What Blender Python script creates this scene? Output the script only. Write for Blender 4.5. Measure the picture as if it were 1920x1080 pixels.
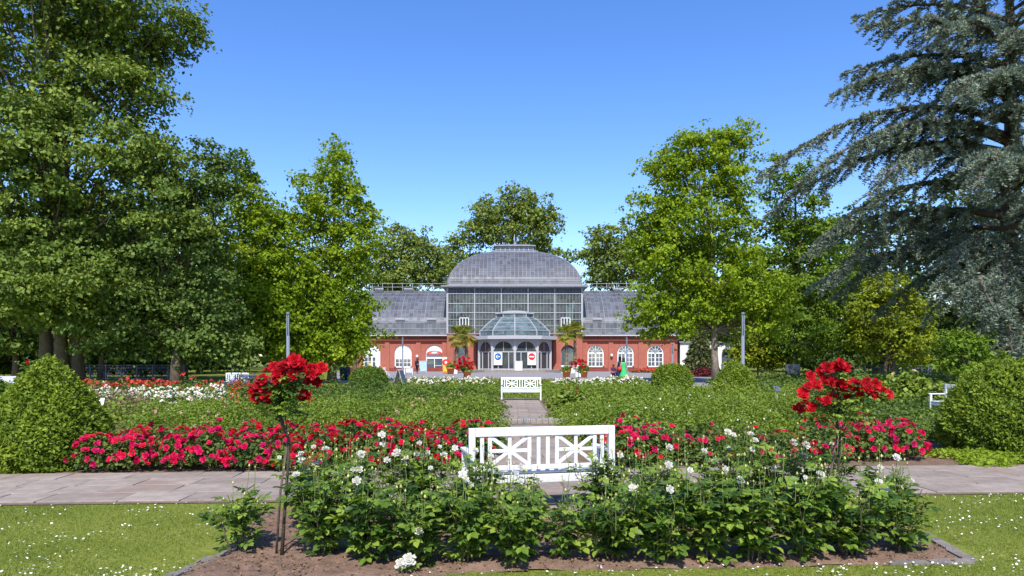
import bpy, bmesh, math, random
import numpy as np
from mathutils import Vector, Matrix

# ------------------------------------------------------------------ scene, camera, light
for o in list(bpy.data.objects):
    bpy.data.objects.remove(o, do_unlink=True)
S = bpy.context.scene
COL = S.collection
R = math.radians
FP, PX0, HY, EYE = 1350.0, 960.0, 674.0, 1.67      # focal length in photo pixels, principal column, horizon row, eye height

cam = bpy.data.cameras.new('camera')
cam.sensor_width = 36.0
cam.lens = FP / 1920.0 * 36.0
cam.shift_y = (HY - 540.0) / 1920.0
cam.clip_start = 0.1
cam.clip_end = 20000.0
camo = bpy.data.objects.new('camera', cam)
camo.location = (0, 0, EYE)
camo.rotation_euler = (R(90), 0, 0)
COL.objects.link(camo)
S.camera = camo

SUN_AZ, SUN_EL = 181.0, 50.0                        # azimuth clockwise from +Y
w = bpy.data.worlds.new('World')
S.world = w
w.use_nodes = True
nt = w.node_tree
bg = nt.nodes['Background']
sky = nt.nodes.new('ShaderNodeTexSky')
sky.sky_type = 'NISHITA'
sky.sun_disc = False
sky.sun_elevation = R(SUN_EL)
sky.sun_rotation = R(SUN_AZ)
sky.altitude = 0
sky.air_density = 1.0
sky.dust_density = 0.3
sky.ozone_density = 3.0
hsv = nt.nodes.new('ShaderNodeHueSaturation')
hsv.inputs['Saturation'].default_value = 1.26
hsv.inputs['Hue'].default_value = 0.513
nt.links.new(sky.outputs[0], hsv.inputs['Color'])
nt.links.new(hsv.outputs[0], bg.inputs[0])
bg.inputs[1].default_value = 0.15
sd = bpy.data.lights.new('sun', 'SUN')
sd.energy = 3.9
sd.angle = R(0.53)
sd.color = (1.0, 0.95, 0.87)
so = bpy.data.objects.new('sun', sd)
az, el = R(SUN_AZ), R(SUN_EL)
sv = Vector((math.sin(az) * math.cos(el), math.cos(az) * math.cos(el), math.sin(el)))
so.rotation_euler = (-sv).to_track_quat('-Z', 'Y').to_euler()
so.location = (-20, -60, 60)
COL.objects.link(so)
S.view_settings.view_transform = 'Standard'
S.view_settings.look = 'None'
S.view_settings.exposure = 0.72
S.view_settings.gamma = 1.0
S.render.engine = 'CYCLES'
S.cycles.max_bounces = 6
S.cycles.diffuse_bounces = 3
S.cycles.transparent_max_bounces = 12

# ------------------------------------------------------------------ pixel helpers: a pixel gives a direction, the ground gives the distance
def GX(px, Y): return (px - PX0) / FP * Y
def GZ(py, Y): return EYE - (py - HY) / FP * Y
def G(px, py):
    Y = EYE * FP / (py - HY)
    return GX(px, Y), Y
def MPX(Y): return Y / FP                           # metres per photo pixel at distance Y

# ------------------------------------------------------------------ materials
def _new(name):
    m = bpy.data.materials.new(name)
    m.use_nodes = True
    n = m.node_tree.nodes
    return m, n, m.node_tree.links, n['Principled BSDF']

def mat(name, col, rough=0.6, spec=0.4, metal=0.0, var=0.0, scale=4.0, bump=0.0, bscale=40.0, objvar=0.0):
    m, n, l, p = _new(name)
    p.inputs['Roughness'].default_value = rough
    p.inputs['Specular IOR Level'].default_value = spec
    p.inputs['Metallic'].default_value = metal
    c = (*col, 1)
    p.inputs['Base Color'].default_value = c
    out = None
    if var > 0 or objvar > 0:
        rgb = n.new('ShaderNodeRGB'); rgb.outputs[0].default_value = c
        out = rgb.outputs[0]
        if var > 0:
            tc = n.new('ShaderNodeTexCoord')
            ns = n.new('ShaderNodeTexNoise'); ns.inputs['Scale'].default_value = scale; ns.inputs['Detail'].default_value = 6
            ns.inputs['Roughness'].default_value = 0.65
            l.new(tc.outputs['Object'], ns.inputs['Vector'])
            mr = n.new('ShaderNodeMapRange')
            mr.inputs['From Min'].default_value = 0.3; mr.inputs['From Max'].default_value = 0.7
            mr.inputs['To Min'].default_value = 1 - var; mr.inputs['To Max'].default_value = 1 + var
            l.new(ns.outputs['Fac'], mr.inputs['Value'])
            hs = n.new('ShaderNodeHueSaturation')
            l.new(mr.outputs[0], hs.inputs['Value']); l.new(out, hs.inputs['Color'])
            out = hs.outputs[0]
        if objvar > 0:
            oi = n.new('ShaderNodeObjectInfo')
            mr = n.new('ShaderNodeMapRange')
            mr.inputs['To Min'].default_value = 1 - objvar; mr.inputs['To Max'].default_value = 1 + objvar
            l.new(oi.outputs['Random'], mr.inputs['Value'])
            hs = n.new('ShaderNodeHueSaturation')
            l.new(mr.outputs[0], hs.inputs['Value']); l.new(out, hs.inputs['Color'])
            out = hs.outputs[0]
        l.new(out, p.inputs['Base Color'])
    if bump > 0:
        tc = n.new('ShaderNodeTexCoord')
        ns = n.new('ShaderNodeTexNoise'); ns.inputs['Scale'].default_value = bscale; ns.inputs['Detail'].default_value = 5
        l.new(tc.outputs['Object'], ns.inputs['Vector'])
        b = n.new('ShaderNodeBump'); b.inputs['Strength'].default_value = bump; b.inputs['Distance'].default_value = 0.02
        l.new(ns.outputs['Fac'], b.inputs['Height']); l.new(b.outputs[0], p.inputs['Normal'])
    return m

def leaf_mat(name, dark, mid, light, trans=0.3, rough=0.55, spec=0.2, tcol=None):
    """leaf blades: colour varies from leaf to leaf by the stored attribute 'rnd'; light also passes through the blade"""
    m, n, l, p = _new(name)
    at = n.new('ShaderNodeAttribute'); at.attribute_name = 'rnd'
    cr = n.new('ShaderNodeValToRGB')
    e = cr.color_ramp.elements
    e[0].position = 0.1; e[0].color = (*dark, 1)
    e[1].position = 0.95; e[1].color = (*light, 1)
    k = cr.color_ramp.elements.new(0.5); k.color = (*mid, 1)
    l.new(at.outputs['Fac'], cr.inputs[0])
    l.new(cr.outputs[0], p.inputs['Base Color'])
    p.inputs['Roughness'].default_value = rough
    p.inputs['Specular IOR Level'].default_value = spec
    tr = n.new('ShaderNodeBsdfTranslucent')
    mx = n.new('ShaderNodeMix'); mx.data_type = 'RGBA'; mx.blend_type = 'MULTIPLY'; mx.inputs[0].default_value = 1.0
    l.new(cr.outputs[0], mx.inputs[6])
    mx.inputs[7].default_value = (*(tcol or (1.5, 1.35, 0.5)), 1)
    l.new(mx.outputs[2], tr.inputs['Color'])
    ms = n.new('ShaderNodeMixShader'); ms.inputs[0].default_value = trans
    l.new(p.outputs[0], ms.inputs[1]); l.new(tr.outputs[0], ms.inputs[2])
    l.new(ms.outputs[0], n['Material Output'].inputs['Surface'])
    return m

def petal_mat(name, col, objvar=0.15, trans=0.25, rough=0.55, hue=0.0):
    m, n, l, p = _new(name)
    oi = n.new('ShaderNodeObjectInfo')
    at = n.new('ShaderNodeAttribute'); at.attribute_name = 'rnd'
    ad = n.new('ShaderNodeMath'); ad.operation = 'ADD'
    l.new(oi.outputs['Random'], ad.inputs[0]); l.new(at.outputs['Fac'], ad.inputs[1])
    mr = n.new('ShaderNodeMapRange'); mr.inputs['From Max'].default_value = 2.0
    mr.inputs['To Min'].default_value = 1 - objvar; mr.inputs['To Max'].default_value = 1 + objvar
    l.new(ad.outputs[0], mr.inputs['Value'])
    mh = n.new('ShaderNodeMapRange'); mh.inputs['To Min'].default_value = 0.5 - hue; mh.inputs['To Max'].default_value = 0.5 + hue * 0.3
    l.new(oi.outputs['Random'], mh.inputs['Value'])
    hs = n.new('ShaderNodeHueSaturation'); hs.inputs['Color'].default_value = (*col, 1)
    l.new(mr.outputs[0], hs.inputs['Value']); l.new(mh.outputs[0], hs.inputs['Hue'])
    l.new(hs.outputs[0], p.inputs['Base Color'])
    p.inputs['Roughness'].default_value = rough
    p.inputs['Specular IOR Level'].default_value = 0.2
    tr = n.new('ShaderNodeBsdfTranslucent'); l.new(hs.outputs[0], tr.inputs['Color'])
    ms = n.new('ShaderNodeMixShader'); ms.inputs[0].default_value = trans
    l.new(p.outputs[0], ms.inputs[1]); l.new(tr.outputs[0], ms.inputs[2])
    l.new(ms.outputs[0], n['Material Output'].inputs['Surface'])
    return m

def glass_mat(name, tint, gloss=0.25, rough=0.06, transp=0.5, body=(0.1, 0.11, 0.12)):
    """pane: part see-through, part dusty body, plus a mirror reflection"""
    m, n, l, p = _new(name)
    p.inputs['Base Color'].default_value = (*body, 1)
    p.inputs['Roughness'].default_value = rough
    p.inputs['Specular IOR Level'].default_value = 0.5 + gloss
    p.inputs['Coat Weight'].default_value = gloss
    p.inputs['Coat Roughness'].default_value = rough
    t = n.new('ShaderNodeBsdfTransparent'); t.inputs[0].default_value = (*tint, 1)
    ms = n.new('ShaderNodeMixShader'); ms.inputs[0].default_value = transp
    l.new(p.outputs[0], ms.inputs[1]); l.new(t.outputs[0], ms.inputs[2])
    l.new(ms.outputs[0], n['Material Output'].inputs['Surface'])
    return m

M = {}
M['white'] = mat('white_paint', (0.80, 0.80, 0.79), 0.4, 0.4, var=0.05, scale=9)
M['benchpaint'] = mat('bench_white_paint', (0.70, 0.70, 0.69), 0.5, 0.35, var=0.10, scale=14, bump=0.25, bscale=120, objvar=0.05)
M['whitewall'] = mat('white_render', (0.74, 0.73, 0.71), 0.8, 0.2, var=0.05, scale=2)
M['stone'] = mat('weathered_stone', (0.27, 0.235, 0.20), 0.9, 0.2, var=0.3, scale=5, bump=0.6, bscale=25)
M['edge'] = mat('edging_stone', (0.19, 0.17, 0.155), 0.9, 0.2, var=0.25, scale=12, bump=0.5, bscale=60, objvar=0.2)
M['slab'] = mat('path_slab', (0.275, 0.228, 0.188), 0.85, 0.25, var=0.22, scale=4.5, bump=0.35, bscale=50, objvar=0.16)
M['joint'] = mat('path_joint_dirt', (0.17, 0.125, 0.09), 0.95, 0.1, var=0.3, scale=6, bump=0.5)
M['soil'] = mat('garden_soil', (0.20, 0.13, 0.092), 0.95, 0.1, var=0.35, scale=9, bump=1.0, bscale=60)
M['mulch'] = mat('bark_mulch', (0.21, 0.13, 0.075), 0.95, 0.1, var=0.3, scale=30)
M['asphalt'] = mat('forecourt_paving', (0.26, 0.245, 0.25), 0.9, 0.2, var=0.12, scale=1.5)
M['brick'] = mat('red_brick', (0.37, 0.125, 0.088), 0.85, 0.2, var=0.14, scale=3.0, bump=0.15, bscale=30)
M['brickdark'] = mat('dark_red_brick', (0.22, 0.06, 0.045), 0.85, 0.2, var=0.15, scale=3)
M['zinc'] = mat('zinc_sheet', (0.27, 0.27, 0.29), 0.45, 0.5, metal=0.3, var=0.1, scale=1.5)
M['bar'] = mat('glazing_bar_paint', (0.22, 0.225, 0.25), 0.5, 0.4)
M['barlight'] = mat('pale_glazing_bar', (0.36, 0.37, 0.39), 0.5, 0.4)
M['greymetal'] = mat('grey_painted_metal', (0.40, 0.40, 0.42), 0.45, 0.5, var=0.05, scale=3)
M['lampmetal'] = mat('lamp_grey_metal', (0.17, 0.19, 0.24), 0.4, 0.5)
M['darkmetal'] = mat('dark_iron', (0.07, 0.08, 0.10), 0.5, 0.4)
M['ironpaint'] = mat('blue_grey_iron', (0.075, 0.09, 0.125), 0.55, 0.4)  # darkened so the fences carry the tree shade in their paint colour
M['black'] = mat('black_matt', (0.015, 0.015, 0.018), 0.6, 0.3)
M['bark'] = mat('grey_bark', (0.13, 0.10, 0.075), 0.9, 0.15, var=0.35, scale=7, bump=0.8, bscale=14)
M['palebark'] = mat('pale_bark', (0.22, 0.18, 0.14), 0.9, 0.15, var=0.35, scale=6, bump=0.8, bscale=14)
M['cane'] = mat('rose_cane', (0.13, 0.13, 0.05), 0.7, 0.3, var=0.3, scale=30)
M['canewood'] = mat('rose_wood', (0.17, 0.13, 0.085), 0.85, 0.2, var=0.3, scale=40, bump=0.6, bscale=120)
M['stemwood'] = mat('dark_rose_stem', (0.075, 0.058, 0.042), 0.85, 0.2, var=0.3, scale=40, bump=0.6, bscale=120)
M['stalk'] = mat('green_stalk', (0.16, 0.22, 0.05), 0.6, 0.3)
M['terracotta'] = mat('terracotta', (0.58, 0.20, 0.07), 0.8, 0.2, var=0.1)
M['red'] = mat('red_sign_paint', (0.62, 0.03, 0.025), 0.4, 0.4)
M['blue'] = mat('blue_sign_paint', (0.02, 0.14, 0.42), 0.4, 0.4)
M['yellow'] = mat('yellow_paint', (0.75, 0.50, 0.05), 0.5, 0.4)
M['posterblue'] = mat('pale_blue_poster', (0.38, 0.55, 0.70), 0.5, 0.3, var=0.25, scale=5)
M['ink'] = mat('grey_print', (0.35, 0.36, 0.38), 0.7, 0.2)
M['skin'] = mat('skin', (0.45, 0.26, 0.18), 0.6, 0.3)
M['haird'] = mat('dark_hair', (0.03, 0.02, 0.015), 0.5, 0.4)
M['hairb'] = mat('brown_hair', (0.12, 0.06, 0.03), 0.5, 0.4)
M['navy'] = mat('navy_cloth', (0.02, 0.03, 0.08), 0.9, 0.1)
M['darkcloth'] = mat('black_cloth', (0.018, 0.018, 0.022), 0.9, 0.1)
M['greendress'] = mat('green_dress_cloth', (0.06, 0.46, 0.15), 0.85, 0.1)
M['redcloth'] = mat('red_leather', (0.55, 0.04, 0.04), 0.6, 0.3)
M['plum'] = mat('plum_cloth', (0.09, 0.03, 0.10), 0.9, 0.1)
M['palecloth'] = mat('pale_cloth', (0.55, 0.50, 0.46), 0.9, 0.1)
M['bin'] = mat('dark_green_bin', (0.02, 0.045, 0.06), 0.5, 0.4)
M['core'] = mat('twig_mass', (0.022, 0.030, 0.012), 0.95, 0.05, var=0.3, scale=12)
# panes
M['domeglass'] = glass_mat('dome_glass', (0.6, 0.62, 0.66), 0.0, 0.62, 0.22, (0.105, 0.11, 0.135))
M['palepane'] = glass_mat('whitewash_and_glint_glass', (0.7, 0.7, 0.7), 0.0, 0.5, 0.12, (0.16, 0.16, 0.175))  # pale wing strips; on the dome the paleness paints in a sun glint
M['gableglass'] = glass_mat('gable_glass', (0.70, 0.74, 0.72), 0.2, 0.04, 0.66, (0.20, 0.225, 0.21))
M['wingglass'] = glass_mat('wing_glass', (0.6, 0.62, 0.65), 0.1, 0.4, 0.25, (0.16, 0.165, 0.185))
M['lobbyglass'] = glass_mat('lobby_glass', (0.62, 0.70, 0.68), 0.3, 0.02, 0.62, (0.14, 0.17, 0.18))
M['pavglass'] = glass_mat('pavilion_dome_glass', (0.55, 0.66, 0.68), 0.4, 0.03, 0.5, (0.22, 0.30, 0.33))
M['window'] = glass_mat('window_glass', (0.4, 0.42, 0.45), 0.4, 0.02, 0.2, (0.10, 0.13, 0.16))
M['water'] = glass_mat('water', (0.85, 0.88, 0.88), 0.3, 0.1, 0.55, (0.50, 0.52, 0.52))
# leaves
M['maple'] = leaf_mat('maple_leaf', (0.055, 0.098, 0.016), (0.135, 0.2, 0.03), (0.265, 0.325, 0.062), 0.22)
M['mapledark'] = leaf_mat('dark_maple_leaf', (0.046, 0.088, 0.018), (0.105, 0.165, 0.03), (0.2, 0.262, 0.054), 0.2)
M['gum'] = leaf_mat('sweetgum_leaf', (0.105, 0.18, 0.01), (0.215, 0.315, 0.016), (0.345, 0.43, 0.03), 0.38)
M['gumdeep'] = leaf_mat('deep_sweetgum_leaf', (0.065, 0.13, 0.012), (0.13, 0.215, 0.018), (0.225, 0.31, 0.028), 0.3)
M['planetree'] = leaf_mat('plane_leaf', (0.085, 0.13, 0.026), (0.17, 0.225, 0.04), (0.3, 0.345, 0.066), 0.28)
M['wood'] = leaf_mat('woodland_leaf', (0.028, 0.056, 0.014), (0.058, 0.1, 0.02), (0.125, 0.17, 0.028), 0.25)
M['yellowleaf'] = leaf_mat('golden_leaf', (0.11, 0.16, 0.012), (0.22, 0.275, 0.018), (0.38, 0.4, 0.026), 0.3)
M['cedar'] = leaf_mat('blue_cedar_needle', (0.066, 0.092, 0.066), (0.16, 0.2, 0.15), (0.35, 0.4, 0.3), 0.12, 0.6, 0.15, (1.0, 1.1, 0.8))
M['conifer'] = leaf_mat('spruce_needle', (0.05, 0.075, 0.03), (0.12, 0.15, 0.05), (0.27, 0.27, 0.12), 0.15)
M['yew'] = leaf_mat('yew_needle', (0.068, 0.12, 0.01), (0.145, 0.215, 0.018), (0.255, 0.325, 0.032), 0.25)
M['box'] = leaf_mat('box_leaf', (0.045, 0.095, 0.012), (0.095, 0.165, 0.018), (0.165, 0.24, 0.03), 0.25)
M['rose'] = leaf_mat('rose_leaf', (0.036, 0.082, 0.012), (0.1, 0.18, 0.022), (0.24, 0.33, 0.042), 0.3, 0.5, 0.3)
M['rosebed'] = leaf_mat('bed_rose_leaf', (0.072, 0.118, 0.016), (0.15, 0.222, 0.024), (0.27, 0.335, 0.048), 0.28, 0.4)
M['rosedeep'] = leaf_mat('deep_rose_leaf', (0.04, 0.078, 0.018), (0.085, 0.14, 0.022), (0.17, 0.22, 0.045), 0.25, 0.4)
M['grass'] = leaf_mat('grass_blade', (0.082, 0.128, 0.018), (0.16, 0.218, 0.03), (0.275, 0.305, 0.062), 0.3, 0.55, 0.2)
M['cover'] = leaf_mat('ground_cover_leaf', (0.1, 0.165, 0.012), (0.18, 0.26, 0.016), (0.27, 0.35, 0.028), 0.28)
M['palm'] = leaf_mat('palm_frond', (0.11, 0.14, 0.02), (0.24, 0.26, 0.035), (0.48, 0.4, 0.06), 0.25)
M['drygrass'] = leaf_mat('dry_flower_stem', (0.16, 0.11, 0.06), (0.22, 0.17, 0.09), (0.30, 0.22, 0.16), 0.2)
M['lavender'] = leaf_mat('purple_flower', (0.05, 0.03, 0.14), (0.10, 0.06, 0.26), (0.20, 0.13, 0.40), 0.2, tcol=(1, 1, 1))
M['redmass'] = leaf_mat('red_flower_mass', (0.35, 0.01, 0.012), (0.55, 0.03, 0.02), (0.65, 0.08, 0.04), 0.2, tcol=(1, 1, 1))
M['creammass'] = leaf_mat('cream_flower_mass', (0.62, 0.55, 0.40), (0.75, 0.70, 0.56), (0.80, 0.78, 0.72), 0.2, tcol=(1, 1, 1))
M['pinkmass'] = leaf_mat('pink_flower_mass', (0.40, 0.14, 0.16), (0.50, 0.22, 0.22), (0.60, 0.35, 0.33), 0.2, tcol=(1, 1, 1))
M['darkred'] = leaf_mat('dark_red_leaf', (0.05, 0.012, 0.015), (0.11, 0.018, 0.02), (0.22, 0.03, 0.03), 0.2, tcol=(1.2, .8, .8))
M['daisy'] = mat('daisy_petal', (0.80, 0.79, 0.75), 0.6, 0.2)
M['pred'] = petal_mat('scarlet_petal', (0.40, 0.003, 0.011), 0.55)
M['pcrimson'] = petal_mat('crimson_petal', (0.56, 0.005, 0.055), 0.4, hue=0.016)
M['pwhite'] = petal_mat('white_petal', (0.62, 0.60, 0.535), 0.16, 0.25)
M['pyellow'] = petal_mat('pale_yellow_petal', (0.70, 0.58, 0.22), 0.1, 0.3)
M['bud'] = mat('rose_bud', (0.42, 0.42, 0.14), 0.6, 0.3, objvar=0.25)

def dust(m, col, scale=0.9, lo=.48, hi=.66, amt=.75):
    n = m.node_tree.nodes; l = m.node_tree.links; p = n['Principled BSDF']
    src = p.inputs['Base Color'].links[0].from_socket
    g = n.new('ShaderNodeNewGeometry'); ns = n.new('ShaderNodeTexNoise'); ns.inputs['Scale'].default_value = scale; ns.inputs['Detail'].default_value = 8; ns.inputs['Roughness'].default_value = .7
    l.new(g.outputs['Position'], ns.inputs['Vector'])
    mr = n.new('ShaderNodeMapRange'); mr.inputs['From Min'].default_value = lo; mr.inputs['From Max'].default_value = hi; mr.inputs['To Max'].default_value = amt
    l.new(ns.outputs['Fac'], mr.inputs['Value'])
    mx = n.new('ShaderNodeMix'); mx.data_type = 'RGBA'; mx.inputs[7].default_value = (*col, 1)
    l.new(mr.outputs[0], mx.inputs[0]); l.new(src, mx.inputs[6]); l.new(mx.outputs[2], p.inputs['Base Color'])
dust(M['slab'], (0.235, 0.165, 0.125))
dust(M['benchpaint'], (0.42, 0.43, 0.36), 6.0, .56, .74, .55)
dust(M['brick'], (0.30, 0.085, 0.06), 0.35, .45, .65, .6)
dust(M['zinc'], (0.20, 0.19, 0.18), 0.8, .5, .68, .6)
def pane_variation(m, step=0.55, amt=0.35):
    n = m.node_tree.nodes; l = m.node_tree.links; p = n['Principled BSDF']
    tc = n.new('ShaderNodeTexCoord'); vm = n.new('ShaderNodeVectorMath'); vm.operation = 'SNAP'; vm.inputs[1].default_value = (step, step, step)
    l.new(tc.outputs['Object'], vm.inputs[0])
    wn = n.new('ShaderNodeTexWhiteNoise'); l.new(vm.outputs[0], wn.inputs['Vector'])
    mr = n.new('ShaderNodeMapRange'); mr.inputs['To Min'].default_value = 1 - amt; mr.inputs['To Max'].default_value = 1 + amt
    l.new(wn.outputs['Value'], mr.inputs['Value'])
    hs_ = n.new('ShaderNodeHueSaturation'); hs_.inputs['Color'].default_value = p.inputs['Base Color'].default_value
    l.new(mr.outputs[0], hs_.inputs['Value']); l.new(hs_.outputs[0], p.inputs['Base Color'])
for k_ in ('domeglass', 'wingglass', 'gableglass', 'pavglass', 'palepane'): pane_variation(M[k_])

# ground: grass colour with mown, drier and mossier patches
def ground_mat():
    m, n, l, p = _new('lawn_ground')
    tc = n.new('ShaderNodeTexCoord')
    a = n.new('ShaderNodeTexNoise'); a.inputs['Scale'].default_value = 0.9; a.inputs['Detail'].default_value = 8; a.inputs['Roughness'].default_value = 0.7
    b = n.new('ShaderNodeTexNoise'); b.inputs['Scale'].default_value = 24; b.inputs['Detail'].default_value = 6
    l.new(tc.outputs['Object'], a.inputs['Vector']); l.new(tc.outputs['Object'], b.inputs['Vector'])
    ad = n.new('ShaderNodeMath'); ad.operation = 'ADD'
    l.new(a.outputs['Fac'], ad.inputs[0]); l.new(b.outputs['Fac'], ad.inputs[1])
    hf = n.new('ShaderNodeMath'); hf.operation = 'MULTIPLY'; hf.inputs[1].default_value = 0.5
    l.new(ad.outputs[0], hf.inputs[0])
    cr = n.new('ShaderNodeValToRGB')
    e = cr.color_ramp.elements
    e[0].position = 0.33; e[0].color = (0.075, 0.105, 0.016, 1)
    e[1].position = 0.68; e[1].color = (0.270, 0.260, 0.070, 1)
    k = e.new(0.5); k.color = (0.155, 0.185, 0.028, 1)
    l.new(hf.outputs[0], cr.inputs[0]); l.new(cr.outputs[0], p.inputs['Base Color'])
    p.inputs['Roughness'].default_value = 0.9; p.inputs['Specular IOR Level'].default_value = 0.1
    bm = n.new('ShaderNodeBump'); bm.inputs['Strength'].default_value = 0.7; bm.inputs['Distance'].default_value = 0.03
    l.new(b.outputs['Fac'], bm.inputs['Height']); l.new(bm.outputs[0], p.inputs['Normal'])
    return m
M['lawn'] = ground_mat()

# ------------------------------------------------------------------ mesh helpers
def tag(o, label=None, cat=None, group=None, kind=None):
    if label: o['label'] = label
    if cat: o['category'] = cat
    if group: o['group'] = group
    if kind: o['kind'] = kind
    return o

def link(name, data, m=None, parent=None, loc=None):
    o = bpy.data.objects.new(name, data)
    if m is not None and not data.materials:
        data.materials.append(M[m] if isinstance(m, str) else m)
    if parent is not None: o.parent = parent
    if loc is not None: o.location = loc
    COL.objects.link(o)
    return o

def empty(name, loc, rz=0.0):
    o = bpy.data.objects.new(name, None)
    o.location = loc
    o.rotation_euler = (0, 0, rz)
    o.empty_display_size = 0.2
    COL.objects.link(o)
    return o

def np_mesh(name, V, F, rnd=None, smooth=False):
    V = np.ascontiguousarray(V, dtype=np.float32); F = np.ascontiguousarray(F, dtype=np.int32)
    me = bpy.data.meshes.new(name)
    n, (m, k) = len(V), F.shape
    me.vertices.add(n); me.vertices.foreach_set('co', V.ravel())
    me.loops.add(m * k); me.loops.foreach_set('vertex_index', F.ravel())
    me.polygons.add(m)
    me.polygons.foreach_set('loop_start', np.arange(0, m * k, k, dtype=np.int32))
    me.polygons.foreach_set('use_smooth', np.full(m, smooth, dtype=bool))
    if rnd is not None:
        a = me.attributes.new('rnd', 'FLOAT', 'POINT')
        a.data.foreach_set('value', np.ascontiguousarray(rnd, dtype=np.float32))
    me.update(calc_edges=True)
    return me

class MB:
    """collects simple solids into one mesh"""
    def __init__(s): s.v = []; s.f = []
    def add(s, V, F):
        b = len(s.v); s.v += [tuple(p) for p in V]; s.f += [tuple(i + b for i in q) for q in F]; return s
    def box(s, x0, x1, y0, y1, z0, z1):
        return s.add([(x0, y0, z0), (x1, y0, z0), (x1, y1, z0), (x0, y1, z0), (x0, y0, z1), (x1, y0, z1), (x1, y1, z1), (x0, y1, z1)],
                     [(0, 3, 2, 1), (4, 5, 6, 7), (0, 1, 5, 4), (1, 2, 6, 5), (2, 3, 7, 6), (3, 0, 4, 7)])
    def bar(s, a, b, w, d=None, up=(0, 0, 1)):
        """box of section w x d running from a to b"""
        d = d or w
        a, b = Vector(a), Vector(b); t = (b - a).normalized(); u = Vector(up)
        if abs(t.dot(u)) > 0.98: u = Vector((0, 1, 0))
        sx = t.cross(u).normalized(); sy = sx.cross(t).normalized()
        P = []
        for p in (a, b):
            for i, j in ((-1, -1), (1, -1), (1, 1), (-1, 1)):
                P.append(p + sx * (i * w / 2) + sy * (j * d / 2))
        return s.add(P, [(0, 3, 2, 1), (4, 5, 6, 7), (0, 1, 5, 4), (1, 2, 6, 5), (2, 3, 7, 6), (3, 0, 4, 7)])
    def tube(s, pts, rad, n=6, cap=True):
        pts = [Vector(p) for p in pts]
        rad = list(rad) if hasattr(rad, '__len__') else [rad] * len(pts)
        b = len(s.v); ref = Vector((0.31, 0.17, 0.93)).normalized()
        for i, p in enumerate(pts):
            t = (pts[min(i + 1, len(pts) - 1)] - pts[max(i - 1, 0)])
            t = t.normalized() if t.length > 1e-9 else Vector((0, 0, 1))
            r = ref if abs(t.dot(ref)) < 0.95 else Vector((1, 0, 0))
            x = t.cross(r).normalized(); y = t.cross(x)
            for k in range(n):
                a = 2 * math.pi * k / n
                s.v.append(tuple(p + (x * math.cos(a) + y * math.sin(a)) * rad[i]))
        for i in range(len(pts) - 1):
            for k in range(n):
                k2 = (k + 1) % n
                s.f.append((b + i * n + k, b + i * n + k2, b + (i + 1) * n + k2, b + (i + 1) * n + k))
        if cap:
            s.f.append(tuple(b + k for k in range(n))[::-1])
            s.f.append(tuple(b + (len(pts) - 1) * n + k for k in range(n)))
        return s
    def lathe(s, prof, n=16, c=(0, 0, 0)):
        b = len(s.v)
        for r, z in prof:
            for k in range(n):
                a = 2 * math.pi * k / n
                s.v.append((c[0] + r * math.cos(a), c[1] + r * math.sin(a), c[2] + z))
        for i in range(len(prof) - 1):
            for k in range(n):
                k2 = (k + 1) % n
                s.f.append((b + i * n + k, b + i * n + k2, b + (i + 1) * n + k2, b + (i + 1) * n + k))
        s.f.append(tuple(b + k for k in range(n))[::-1])
        s.f.append(tuple(b + (len(prof) - 1) * n + k for k in range(n)))
        return s
    def disc(s, c, r, y, n=24):
        """disc in the XZ plane facing -Y"""
        b = len(s.v)
        for k in range(n):
            a = 2 * math.pi * k / n
            s.v.append((c[0] + r * math.cos(a), y, c[1] + r * math.sin(a)))
        s.f.append(tuple(b + k for k in range(n)))
        return s
    def poly(s, pts):
        b = len(s.v); s.v += [tuple(p) for p in pts]; s.f.append(tuple(b + k for k in range(len(pts)))); return s
    def mesh(s, name, smooth=False):
        me = bpy.data.meshes.new(name)
        me.from_pydata(s.v, [], s.f)
        if smooth: me.polygons.foreach_set('use_smooth', [True] * len(s.f))
        me.update()
        return me
    def build(s, name, m, parent=None, smooth=False, loc=None, bevel=0):
        o = link(name, s.mesh(name, smooth), m, parent, loc)
        if bevel:
            b = o.modifiers.new('bevel', 'BEVEL'); b.width = bevel; b.segments = 2; b.limit_method = 'ANGLE'
        return o

# leaf templates: blade along +Y, face +Z
def T_rhomb(wd=0.42, fold=0.12):
    return np.array([(0, 0, 0), (wd, 0.45, fold), (0, 1, 0), (-wd, 0.45, fold)], float), np.array([(0, 1, 2), (0, 2, 3)])
def T_leaf(wd=0.36, fold=0.1):
    V = np.array([(0, 0, 0), (wd * .85, 0.3, fold), (wd * .8, 0.65, fold * .8), (0, 1, -0.1), (-wd * .8, 0.65, fold * .8), (-wd * .85, 0.3, fold), (0, 0.5, 0.0)], float)
    return V, np.array([(0, 1, 6), (1, 2, 6), (2, 3, 6), (3, 4, 6), (4, 5, 6), (5, 0, 6)])
RH = T_rhomb(); RHN = T_rhomb(0.13, 0.03); RHM = T_rhomb(0.5, 0.1); RHB = T_rhomb(0.26, 0.05)

def unit(a): return a / np.maximum(np.linalg.norm(a, axis=1, keepdims=True), 1e-9)

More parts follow.
